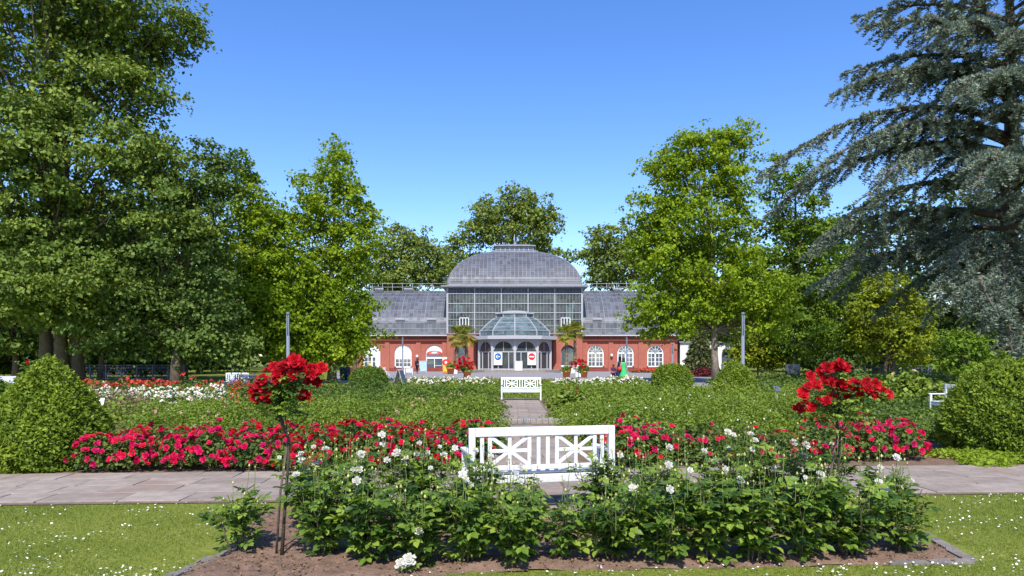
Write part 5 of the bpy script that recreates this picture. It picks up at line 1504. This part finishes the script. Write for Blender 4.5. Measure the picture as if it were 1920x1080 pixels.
mass('red_flower', 'green leaves of the red flowers in the left bed', 'foliage', [(-17.6, 27.5), (-8.8, 27.5), (-9.5, 31.5), (-20, 31.5)], 14000, .66, 'rosedeep', .09, 9, flowers=(420, 'redmass', .085, 'scarlet blossoms massed behind the cream flowers at left', 'flowers'))
mass('purple_flower', 'green leaves under the purple flowers', 'foliage', [(-13, 31.8), (-10.2, 31.8), (-10.6, 34.5), (-14, 34.5)], 4000, .8, 'rosedeep', .09, 10, flowers=(160, 'lavender', .08, 'purple blossoms in front of the small white bench at left', 'flowers'))
mass('silver_grass', 'pale dry flower stems in front of the cream flowers', 'foliage', [(-12.6, 19.6), (-10.2, 19.6), (-10.6, 21.3), (-13.4, 21.3)], 4000, .62, 'drygrass', .14, 11, T=RHN)
mass('red_flower', 'sparse leaves under the pink flowers behind the left standard rose', 'foliage', [(-7.4, 18.5), (-5.2, 18.5), (-5.6, 20.5), (-8.2, 20.5)], 4000, .72, 'rosedeep', .07, 12, flowers=(90, 'redmass', .06, 'crimson blossoms just behind the left standard rose head', 'flowers'))
mass('white_rose', 'leaves of the white flower row left of the axis', 'foliage', [(-6.3, 42.6), (-1.2, 42.6), (-1.2, 46.5), (-6.6, 46.5)], 12000, .42, 'rosebed', .11, 13, flowers=(330, 'creammass', .095, 'white blossom row left of the axis before the forecourt', 'flowers'))
mass('white_rose', 'leaves of the white flower row right of the axis', 'foliage', [(2.6, 42.6), (8.2, 42.6), (8.3, 46.5), (2.6, 46.5)], 13000, .42, 'rosebed', .11, 14, flowers=(360, 'creammass', .095, 'white blossom row right of the axis before the forecourt', 'flowers'))
mass('pink_flower', 'dry grassy strip along the front of the forecourt', 'foliage', [(-7.4, 47), (8.2, 47), (8.2, 50.5), (-7.4, 50.5)], 14000, .28, 'rosebed', .12, 15, flowers=(120, 'pinkmass', .09, 'dusty pink blossoms along the front of the forecourt', 'flowers'))
mass('red_bedding', 'leaves of the red bedding plants before the right brick wing', 'foliage', [(14.8, 90), (22, 90), (22, 94), (16, 94)], 4000, .3, 'rosedeep', .18, 16, flowers=(420, 'redmass', .2, 'red bedding flowers before the right brick wing', 'flowers'))
mass('dark_red_shrub', 'dark red leafy plants right of the round box bush', 'foliage', [(17.5, 68), (19.8, 68), (19.8, 70), (17.5, 70)], 2200, 1.0, 'darkred', .22, 17, zlo=.2)
mass('rose_foliage', 'dark green shrubs in front of the right iron fence', 'foliage', [(11, 34.5), (25, 34.5), (33, 52), (13, 47)], 24000, .85, 'rosedeep', .13, 21)
mass('ground_cover', 'bright green ground cover along the path before the right yew', 'foliage', [(6.9, 11.22), (12, 11.5), (12, 12.7), (7.3, 12.5)], 14000, .13, 'cover', .06, 18)
mass('ground_cover', 'green foliage at the foot of the left yew along the path', 'foliage', [(-10, 10.35), (-6.6, 10.5), (-6.6, 11.0), (-10, 11.0)], 6000, .16, 'cover', .055, 19)
mass('rose_foliage', 'green rose foliage round the right side bench', 'foliage', [(8.2, 14.4), (13, 15), (15, 20), (10.5, 20)], 14000, .28, 'rosebed', .07, 20)
# leafy shrub with red flowers beside the central path, and a yellow rose
MDX = [mound_mesh(260 + i, 1500, .40, .50, 'rosebed', .07, RHM) for i in range(2)]
bed_bush(1.75, 21.6, 5, ('pred',), 'leafy shrub with a few red roses right of the central path below the far bench', 700, None, 1.6, (.05, .06), md=MDX, name='rose_shrub')
bed_bush(-1.0, 20.4, 0, ('pred',), 'leafy green shrub left of the central path beside the cascade', 701, None, 1.5, md=MDX, name='rose_shrub')
bed_bush(GX(1703, 26), 26, 14, ('pyellow',), 'rose bush with pale yellow blooms left of the right side bench', 702, None, 2.3, (.06, .085), md=MDX, name='yellow_rose_bush')
bed_bush(GX(1775, 24), 24, 3, ('pyellow',), 'rose bush with few peach blooms just behind the right side bench', 703, None, 2.0, (.07, .09), md=MDX, name='yellow_rose_bush')
bed_bush(GX(1640, 24), 24, 0, ('pyellow',), 'flowerless green rose bush behind the wide red standard rose', 704, None, 2.0, md=MDX, name='green_rose_bush')

# ------------------------------------------------------------------ clipped bushes
def topiary(name, label, px, Y, prof, n, m, size, seed, cat='topiary', T=RHB, rag=.05, group=None):
    """prof: (radius, height) pairs"""
    rng = np.random.default_rng(seed)
    t = empty(name, (GX(px, Y), Y, 0)); tag(t, label, cat, group)
    pr = np.array(prof); ss = np.concatenate([[0], np.cumsum(np.hypot(np.diff(pr[:, 0]), np.diff(pr[:, 1])))])
    wgt = np.interp(np.linspace(0, ss[-1], 400), ss, pr[:, 0]) + .02
    u = rng.choice(np.linspace(0, ss[-1], 400), n, p=wgt / wgt.sum()) + rng.uniform(-.5, .5, n) * ss[-1] / 400
    r = np.interp(u, ss, pr[:, 0]); z = np.interp(u, ss, pr[:, 1])
    dr = np.interp(u + .02, ss, pr[:, 0]) - np.interp(u - .02, ss, pr[:, 0]); dz = np.interp(u + .02, ss, pr[:, 1]) - np.interp(u - .02, ss, pr[:, 1])
    L = np.hypot(dr, dz) + 1e-6
    a = rng.uniform(0, 6.283, n)
    nl = np.stack([dz / L * np.cos(a), dz / L * np.sin(a), -dr / L], 1)
    lump = rag * (np.sin(a * 7 + z * 5 + seed) * np.sin(z * 9 + a * 3) + .6 * np.sin(a * 17 + z * 13) * np.cos(z * 21))
    off = -rng.uniform(0, 1, n) ** 1.5 * .11 * max(1, size / .06) + lump + (rng.uniform(size=n) < .06) * rng.uniform(0, .09, n)
    pos = np.stack([r * np.cos(a), r * np.sin(a), np.maximum(z, .03)], 1) + nl * off[:, None]
    pos[:, 2] = np.maximum(pos[:, 2], .03)
    nrm = nl * .6 + (0, 0, .35) + .6 * rng.normal(size=nl.shape)
    leaves_obj('foliage', T, pos, nrm, size * rng.uniform(.6, 1.4, n), rng, np.clip(rng.uniform(size=n) * .6 + .4 * (lump / rag * .5 + .5), 0, 1), m, t, nl + (0, 0, .45))
    MB().lathe([(max(.001, a_ - .14), max(0, b_ - .09)) for a_, b_ in prof], 20).build('inner_twigs', 'core', t, True)
    return t
cone = [(.76, 0), (.86, .2), (.84, .5), (.72, .8), (.55, 1.08), (.36, 1.34), (.17, 1.56), (.02, 1.70)]
topiary('yew_cone', 'broad clipped yew cone at the left beside the red roses', 92, 11.2, [(a * 1.02, b) for a, b in cone], 30000, 'yew', .062, 1)
topiary('yew_cone', 'broad clipped yew cone at the right edge beside the side bench', 1893, 12.9, [(.90, 0), (1.08, .25), (1.12, .55), (1.02, .85), (.82, 1.14), (.56, 1.40), (.28, 1.58), (.02, 1.66)], 34000, 'yew', .062, 2)
topiary('yew_cone', 'partly hidden clipped bush at the far left edge', -12, 15.5, [(a, b * .75) for a, b in cone], 12000, 'box', .07, 3)
ball = [(.55, 0), (.86, .2), (.95, .5), (.9, .8), (.7, 1.08), (.4, 1.24), (.02, 1.3)]
topiary('box_ball', 'round clipped box bush before the left brick wing', 691, 36, ball, 14000, 'box', .085, 4, group='clipped box bushes')
topiary('box_ball', 'round clipped box bush before the right brick wing', 1260, 36, [(a * 1.05, b * 1.1) for a, b in ball], 14000, 'yew', .085, 5, group='clipped box bushes')
topiary('box_ball', 'pointed clipped box bush right of the round one, below the lamp post', 1379, 29.7, [(.6, 0), (.85, .25), (.88, .5), (.75, .85), (.5, 1.2), (.25, 1.45), (.02, 1.56)], 14000, 'yew', .08, 6, group='clipped box bushes')

# ------------------------------------------------------------------ lawn: blades and daisies
def grass():
    rng = np.random.default_rng(9)
    n = 190000
    x = rng.uniform(-6.6, 6.6, n); y = rng.uniform(4.6, 9.2, n)
    k = (np.abs(x) < y * .74 + .3) & (y < path_near(x) - .04) & ~inside(bed_poly, x, y) & ~((x > -2.75) & (x < 4.0) & (y > 5.95))
    x, y = x[k], y[k]
    pos = np.stack([x, y, np.full(len(x), -.004)], 1)
    tip = np.stack([rng.normal(size=len(x)) * .6, rng.normal(size=len(x)) * .6, np.ones(len(x))], 1) * 2
    nrm = rng.normal(size=pos.shape); nrm[:, 2] *= .3
    o = leaves_obj('grass_blades', (np.array([(-.09, 0, 0), (.09, 0, 0), (0.03, 1, .18)]), np.array([(0, 1, 2)])), pos, nrm, rng.uniform(.018, .042, len(x)), rng,
                   np.clip(.55 * rng.uniform(size=len(x)) + .45 * bumps(x, y, 2.5, 3), 0, 1), 'grass', None, tip)
    tag(o, 'short mown grass on both lawns beside the foreground bed', 'grass', kind='stuff')
    nd = 11000
    x = rng.uniform(-6.6, 6.6, nd); y = rng.uniform(4.6, 9.0, nd)
    k = (np.abs(x) < y * .74 + .3) & (y < path_near(x) - .08) & ~inside(bed_poly, x, y) & ~((x > -2.75) & (x < 4.0) & (y > 5.95)) & ((.3 + .7 * bumps(x, y, 2.2, 12)) * bumps(x, y, 7, 13) > rng.uniform(.1, .75, nd))
    x, y = x[k], y[k]
    V = []; F = []
    for i in range(len(x)):
        r = rng.uniform(.005, .0115); z = rng.uniform(.025, .045); b = len(V); tx, ty = rng.normal(0, .3, 2)
        for q in range(6):
            a = q * 1.0472; V.append((x[i] + r * math.cos(a), y[i] + r * math.sin(a), z + r * (tx * math.cos(a) + ty * math.sin(a))))
        F.append(tuple(range(b, b + 6)))
    d = link('daisies', np_mesh('daisies', np.array(V), np.array(F)), 'daisy')
    tag(d, 'tiny white daisies scattered over the lawns', 'flowers', kind='stuff')
grass()

# ------------------------------------------------------------------ white garden benches
def bench(x, y, rz, label, wd=1.64, H=.92, dep=.56, group='white garden benches'):
    """seat towards local +Y, back at local y = 0"""
    t = empty('garden_bench', (x, y, 0.02), rz); tag(t, label, 'bench', group)
    hw = wd / 2; bv = .006
    def P(name, mb): return mb.build(name, 'benchpaint', t, bevel=bv)
    for s in (-1, 1):
        P('back_leg', MB().box(s * hw - (.07 if s > 0 else 0), s * hw + (.07 if s < 0 else 0), 0, .06, 0, H - .002))
        P('front_leg', MB().box(s * (hw - .035) - .03, s * (hw - .035) + .03, dep - .06, dep, 0, .62))
        P('armrest', MB().box(s * (hw - .035) - .035, s * (hw - .035) + .035, .062, dep + .04, .622, .655))
        P('side_rail', MB().box(s * (hw - .035) - .02, s * (hw - .035) + .02, .062, dep - .062, .34, .40))
    i = hw - .072
    P('top_rail', MB().box(-i, i, .004, .056, H - .095, H))
    P('lower_rail', MB().box(-i, i, .008, .052, .46, .51))
    P('back_apron', MB().box(-i, i, .006, .046, .315, .405))
    P('front_apron', MB().box(-i, i, dep - .05, dep - .015, .325, .405))
    for k in range(6):
        y0 = .065 + k * (dep - .06) / 6
        P('seat_slat', MB().box(-hw + .005 + (.07 if k == 5 else .0), hw - .005 - (.07 if k == 5 else .0), y0, y0 + (dep - .06) / 6 - .012, .41, .432))
    z0, z1 = .511, H - .096
    for xx in (-.052, .052, -(hw - .145), hw - .145):
        P('back_slat', MB().box(xx - .022, xx + .022, .018, .042, z0, z1))
    for s in (-1, 1):
        xa, xb = .155, hw - .23
        cx = s * (xa + xb) / 2; cz = (z0 + z1) / 2; h2 = (xb - xa) / 2
        for xx in (xa, xb): P('panel_stile', MB().box(s * xx - .022, s * xx + .022, .016, .044, z0, z1))
        P('panel_upright', MB().box(cx - .020, cx + .020, .019, .041, z0, z1))
        P('panel_crossbar', MB().box(cx - h2 + .023, cx + h2 - .023, .021, .039, cz - .02, cz + .02))
        for e in (-1, 1):
            P('diagonal_brace', MB().bar((cx - h2 + .012, .030 + e * .0015, cz - e * (z1 - z0) / 2 * .96), (cx + h2 - .012, .030 + e * .0015, cz + e * (z1 - z0) / 2 * .96), .016, .042, (0, 0, 1)))
    return t
bench(.345, 7.80, R(13), 'near white garden bench seen from behind, between path and foreground roses')
bench(.37, 29.5, R(180), 'distant white garden bench facing us at the end of the central path')
bench(GX(1797, 20.9), 20.5, R(97), 'white bench seen from its end, half hidden by the right yew')
bench(GX(445, 40), 40, R(205), 'small distant white bench behind the red flowers at left', 1.2)

# ------------------------------------------------------------------ lamp posts
def lamp(px, Y, label, H=4.0):
    t = empty('lamp_post', (GX(px, Y), Y, 0)); tag(t, label, 'lamp post', 'grey column lamps')
    MB().lathe([(.13, 0), (.13, .03), (.085, .04), (.083, H - 1.15)], 14).build('post', 'lampmetal', t, True)
    mb = MB()
    for k in range(4):
        a = k * math.pi / 2 + .78
        mb.bar((.062 * math.cos(a), .062 * math.sin(a), H - 1.15), (.062 * math.cos(a), .062 * math.sin(a), H - .12), .05)
    mb.build('slotted_head', 'lampmetal', t)
    MB().lathe([(.05, H - 1.14), (.05, H - .13)], 10).build('lamp_glass', 'window', t, True)
    MB().lathe([(.085, H - .12), (.085, H - .02), (.075, H)], 14).build('cap', 'lampmetal', t, True)
lamp(540, 35.7, 'grey column lamp directly behind the left standard rose')
lamp(755, 75, 'thin grey column lamp before the left brick wing')
lamp(1175, 75, 'thin grey column lamp before the right brick wing')
lamp(1393, 35.7, 'grey column lamp rising behind the pointed box bush')
lamp(1261, 78, 'grey column lamp partly under the broad bright tree', 3.4)

# ------------------------------------------------------------------ boards, signs, pots
def a_board(px, Y):
    t = empty('a_frame_board', (GX(px, Y), Y, 0), R(74)); tag(t, 'grey folding A-frame board standing left of the white flower row', 'sign')
    for s in (-1, 1):
        p = MB(); p.bar((0, s * .36, 0), (0, s * .03, 1.08), .62, .03, (0, s, .3)).build('panel', 'greymetal', t)
        MB().bar((0, s * .352, .16), (0, s * .072, 1.0), .54, .034, (0, s, .3)).build('poster', 'ironpaint', t)
a_board(750, 44)
def plant_label(px, py, Y, wd, label, m='white', tilt=20):
    z = GZ(py, Y)
    t = empty('plant_label', (GX(px, Y), Y, 0), R(tilt)); tag(t, label, 'sign')
    MB().box(-.02, .02, -.01, .02, 0, z - .02).build('stake', 'greymetal', t)
    MB().bar((0, -.08, z - .08), (0, .08, z + .08), wd, .012, (0, -1, 1)).build('plate', m, t)
plant_label(14, 712, 17, .32, 'pale tilted plant label on a stake at the far left edge', 'greymetal', 25)
plant_label(189, 754, 15.5, .12, 'small white plant label behind the left yew')
plant_label(1457, 729, 22, .22, 'small violet-grey plant label among the right shrubs', 'ironpaint')
t = empty('info_board', (GX(1486, 48), 48, 0)); tag(t, 'dark blank information board behind the right rose beds', 'sign')
MB().box(-.5, .5, -.03, .03, .55, 1.35).build('board', 'darkmetal', t)
for s in (-1, 1): MB().box(s * .45 - .03, s * .45 + .03, .031, .08, 0, 1.3).build('post', 'darkmetal', t)

def pot_plant(px, Y, label, h=.5, r=.3, kind='rosebed', fl=0):
    t = empty('potted_plant', (GX(px, Y), Y, 0)); tag(t, label, 'pot plant', 'terracotta pots before the palm house')
    MB().lathe([(r * .68, 0), (r * .9, h * .8), (r * 1.02, h * .8 + .005), (r * 1.02, h), (r * .85, h), (r * .8, h - .06)], 14).build('pot', 'terracotta', t, True)
    rng = np.random.default_rng(int(px)); n = 260
    d = unit(rng.normal(size=(n, 3))); d[:, 2] = np.abs(d[:, 2])
    leaves_obj('foliage', RHB, np.array([0, 0, h]) + d * .5 * rng.uniform(.1, 1, (n, 1)), d + .4 * rng.normal(size=d.shape), rng.uniform(.2, .34, n), rng, rng.uniform(size=n), kind, t, d * 2)
pot_plant(845, 82, 'terracotta pot with foliage beside the red vending machine', .75, .5)
pot_plant(1062, 66, 'terracotta pot with spiky green plant before the white tubs', .62, .42)
pot_plant(1095, 66, 'terracotta pot below the sparse red standard rose', .62, .38)
pot_plant(658, 84, 'orange pot with dark foliage at the left end of the brick wing', .9, .5, 'mapledark')
pot_plant(876, 66, 'terracotta pot below the full red standard rose', .62, .4)

t = empty('vending_machine', (GX(836, 86), 86, 0)); tag(t, 'red-topped ice cream machine right of the shop doorway', 'vending machine')
MB().box(-.36, .36, -.3, .3, .04, 1.05).build('body', 'terracotta', t, bevel=.03)
MB().box(-.26, .26, -.325, -.302, .25, .95).build('yellow_front', 'yellow', t)
hd = MB().tube([(0, -.28, 1.32), (0, .28, 1.32)], .40, 18).build('round_head', 'red', t)
MB().disc((0.03, 1.33), .15, -.29, 14).build('emblem', 'white', t)
t = empty('poster_stand', (GX(793, 86.5), 86.5, 0)); tag(t, 'pale blue framed poster stand behind the man with backpack', 'sign')
MB().box(-.42, .42, -.02, .02, .3, 1.45).build('poster', 'posterblue', t)
MB().box(-.48, -.423, -.03, .03, 0, 1.52).box(.423, .48, -.03, .03, 0, 1.52).box(-.42, .42, -.03, .03, 1.453, 1.52).box(-.42, .42, -.03, .03, .24, .297).build('frame', 'greymetal', t)
t = empty('cafe_table', (GX(767, 80), 80, 0)); tag(t, 'small white cafe table left of the man with backpack', 'table')
MB().box(-.5, .5, -.35, .35, .70, .74).build('table_top', 'white', t)
for a in (-.42, .42):
    for b in (-.28, .28): MB().box(a - .03, a + .03, b - .03, b + .03, 0, .698).build('leg', 'white', t)
MB().box(-.3, .35, -.3, -.27, .25, .697).build('menu_box', 'white', t)
def chair(px, Y, label, rz):
    t = empty('cafe_chair', (GX(px, Y), Y, 0), rz); tag(t, label, 'chair', 'white cafe chairs')
    MB().box(-.24, .24, -.24, .24, .42, .46).build('seat', 'white', t)
    MB().box(-.24, .24, .2, .24, .62, .9).build('backrest', 'white', t)
    for a in (-.21, .21):
        MB().box(a - .025, a + .025, -.23, -.18, 0, .418).build('leg', 'white', t)
        MB().box(a - .025, a + .025, .2, .245, 0, .618).build('leg', 'white', t)
chair(724, 72, 'white cafe chair right of the round box bush', R(70))
chair(754, 80, 'white cafe chair left of the small white table', R(-80))
t = empty('litter_bin', (GX(647, 58), 58, 0)); tag(t, 'dark green litter bin left of the round box bush', 'bin')
MB().lathe([(.38, 0), (.46, .9), (.46, 1.0), (.40, 1.02)], 14).build('body', 'bin', t, True)
MB().lathe([(.41, 1.022), (.41, 1.06), (.2, 1.12)], 14).build('lid', 'darkmetal', t, True)
for i, (px, Y, lab) in enumerate(((850, 84, 'white square planter beneath the left palm'), (1088, 70, 'white square planter below the sparse red standard rose'))):
    t = empty('square_planter', (GX(px, Y), Y, 0)); tag(t, lab, 'planter', 'white planters')
    MB().box(-.5, .5, -.5, .5, 0, .75).build('box', 'white', t, bevel=.02)
    MB().box(-.55, .55, -.55, .55, .752, .82).build('rim', 'white', t)
    MB().box(-.45, .45, -.45, .45, .822, .84).build('soil', 'soil', t)
# balloon-like globe lamps on the facade
for px, py, lab in ((782, 668, 'small white globe lamp on the left brick wall'), (1147, 666, 'small white globe lamp on the right brick wall')):
    t = empty('globe_lamp', (GX(px, 99.5), 99.5, GZ(py, 99.5))); tag(t, lab, 'lamp', 'globe lamps on the brick walls')
    MB().lathe([(.02, -.2), (.12, -.16), (.2, 0), (.12, .16), (.02, .2)], 12).build('globe', 'white', t, True)
    MB().bar((0, .1, 0), (0, .45, 0), .06).build('bracket', 'darkmetal', t)

# ------------------------------------------------------------------ ornamental iron fences
def fence(px0, px1, Y, label):
    x0, x1 = GX(px0, Y), GX(px1, Y); L = x1 - x0
    t = empty('iron_fence', (x0, Y, 0)); tag(t, label, 'fence', 'ornamental iron fences')
    n = max(3, round(L / 1.35)); H = 1.2
    for k in range(n + 1):
        x = L * k / n
        MB().box(x - .05, x + .05, -.05, .05, 0, H + .06).build('post', 'ironpaint', t)
    for z in (.12, H - .22, H): MB().box(0, L, -.02, .02, z - .025, z + .025).build('rail', 'ironpaint', t)
    pn = MB(); w_ = L / n; c = w_ / 2; cz = .55
    for r_ in (.42, .22):
        pn.tube([(c + r_ * math.cos(a * .3927), 0, cz + r_ * math.sin(a * .3927)) for a in range(17)], .025, 4, False)
    for a in range(8):
        aa = a * .7854; pn.tube([(c + .2 * math.cos(aa), 0, cz + .2 * math.sin(aa)), (c + .42 * math.cos(aa), 0, cz + .42 * math.sin(aa))], .018, 4)
    for q in (.08, .18, w_ - .18, w_ - .08): pn.box(q - .012, q + .012, -.012, .012, .145, H - .245)
    for q in range(1, 9): pn.box(w_ * q / 9 - .012, w_ * q / 9 + .012, -.012, .012, H - .195, H - .025)
    me = pn.mesh('scroll_panel'); me.materials.append(M['ironpaint'])
    for k in range(n): link('scroll_panel', me, None, t, (w_ * k, 0, 0))
fence(140, 345, 59, 'blue-grey ornamental iron fence in the shade at left')
fence(1590, 1770, 57, 'blue-grey iron fence with round scrolls in the shade at right')

# ------------------------------------------------------------------ people
def skin_part(name, chains, m, parent, sub=1):
    """one continuous surface grown round connected joints: chains of (x, y, z, radius); chains start on an earlier joint"""
    V, E, RD = [], [], []
    key = {}
    for ch in chains:
        prev = None
        for (x, y, z, r) in ch:
            k = (round(x, 3), round(y, 3), round(z, 3))
            if k not in key: key[k] = len(V); V.append((x, y, z)); RD.append(r)
            if prev is not None and prev != key[k]: E.append((prev, key[k]))
            prev = key[k]
    me = bpy.data.meshes.new(name); me.from_pydata(V, E, []); me.update()
    o = link(name, me, m, parent)
    sk = o.modifiers.new('skin', 'SKIN'); sk.use_smooth_shade = True
    if not me.skin_vertices:
        bm = bmesh.new(); bm.from_mesh(me); bm.verts.layers.skin.verify(); bm.to_mesh(me); bm.free()
    lay = me.skin_vertices[0]
    for i, r in enumerate(RD):
        lay.data[i].radius = (r, r); lay.data[i].use_root = (i == 0)
    sb = o.modifiers.new('smooth', 'SUBSURF'); sb.levels = sub; sb.render_levels = sub
    return o
def person(px, Y, h, rz, label, top='navy', legs='darkcloth', hair='haird', stride=.16, dress=None, bag=None, pack=None, arm=(0.1, -0.05), longhair=False):
    s = h / 1.75
    t = empty('person', (GX(px, Y), Y, 0.006), rz); tag(t, label, 'person', 'people on the forecourt'); t.scale = (s, s, s)
    b = stride
    LH, RH_ = (.09, 0, .92), (-.09, 0, .92)
    legL = [(0, 0, .98, .13), (.09, 0, .90, .095), (.10, -b * .45, .50, .062), (.10, -b, .10, .045), (.10, -b - .10, .04, .04)]
    legR = [(0, 0, .98, .13), (-.09, 0, .90, .095), (-.10, b * .35 - .04, .50, .062), (-.10, b, .10, .045), (-.10, b - .10, .04, .04)]
    torso = [(0, 0, .98, .13), (0, 0, 1.15, .125), (0, 0, 1.34, .14), (0, 0, 1.45, .075), (0, -.01, 1.52, .052), (0, -.02, 1.60, .088), (0, -.02, 1.68, .075)]
    aL = [(0, 0, 1.34, .14), (.17, 0, 1.41, .062), (.22, .02, 1.14, .045), (.22 + arm[0] * .3, -.06, .90, .034), (.22 + arm[0] * .3, -.09, .80, .028)]
    aR = [(0, 0, 1.34, .14), (-.17, 0, 1.41, .062), (-.22, -.02, 1.14, .045), (-.22, -.10 + arm[1], .92, .034), (-.22, -.13 + arm[1], .83, .028)]
    skin_part('body', [torso, aL, aR, legL, legR], 'skin', t)
    def fat(ch, k): return [(x, y, z, r + k) for x, y, z, r in ch]
    if dress:
        prof = []
        mb = MB()
        mb.lathe([(.075, 1.46), (.17, 1.40), (.185, 1.30), (.16, 1.12), (.19, .95), (.24, .7), (.30, .45), (.36, .18), (.34, .17)], 16).build('dress', dress, t, True)
    else:
        skin_part('shirt', [fat(torso[:4], .022), fat(aL[:3], .02), fat(aR[:3], .02)], top, t)
        skin_part('trousers', [fat(legL[:4], .02), fat(legR[:4], .02)], legs, t)
    skin_part('shoe', [[(.10, -b + .02, .05, .05), (.10, -b - .14, .035, .042)]], 'black', t, 1)
    skin_part('shoe', [[(-.10, b + .02, .05, .05), (-.10, b - .14, .035, .042)]], 'black', t, 1)
    hp = [(.02, 1.57), (.09, 1.58), (.108, 1.65), (.09, 1.73), (.05, 1.765), (.005, 1.775)]
    if longhair: hp = [(.03, 1.36), (.10, 1.40), (.105, 1.52)] + hp[1:]
    MB().lathe(hp, 14, (0, .018, 0)).build('hair', hair, t, True)
    fc = MB(); fc.lathe([(.001, -.02), (.014, -.012), (.012, .02), (.001, .025)], 6, (0, -.112, 1.605)); fc.build('nose', 'skin', t, True)
    if pack:
        MB().box(-.15, .15, .13, .29, 1.02, 1.44).build('backpack', pack, t, bevel=.05)
    if bag:
        MB().lathe([(.02, .0), (.15, .02), (.16, .2), (.10, .28), (.02, .29)], 12, (.30, .0, .82)).build('handbag', bag, t, True)
        MB().tube([(.30, 0, 1.09), (.25, 0, 1.3), (.17, 0, 1.46)], .012, 5).build('bag_strap', bag, t)

person(782, 86, 1.78, R(150), 'man in dark clothes with a backpack walking towards the shop', top='darkcloth', legs='darkcloth', hair='hairb', pack='navy')
person(1162, 52.5, 1.86, R(190), 'person in a long navy dress walking beside the woman in green', dress='navy', hair='haird', longhair=True)
person(1169, 51, 1.80, R(200), 'woman in a long bright green dress with a red bag', dress='greendress', hair='haird', bag='redcloth', longhair=True)
person(1150, 52.5, 1.30, R(175), 'small child in plum clothes left of the person in navy', top='plum', legs='plum', hair='haird')
person(549, 46, 1.76, R(20), 'brown-haired person half hidden behind the left standard rose', top='plum', legs='navy', hair='hairb', stride=.03)
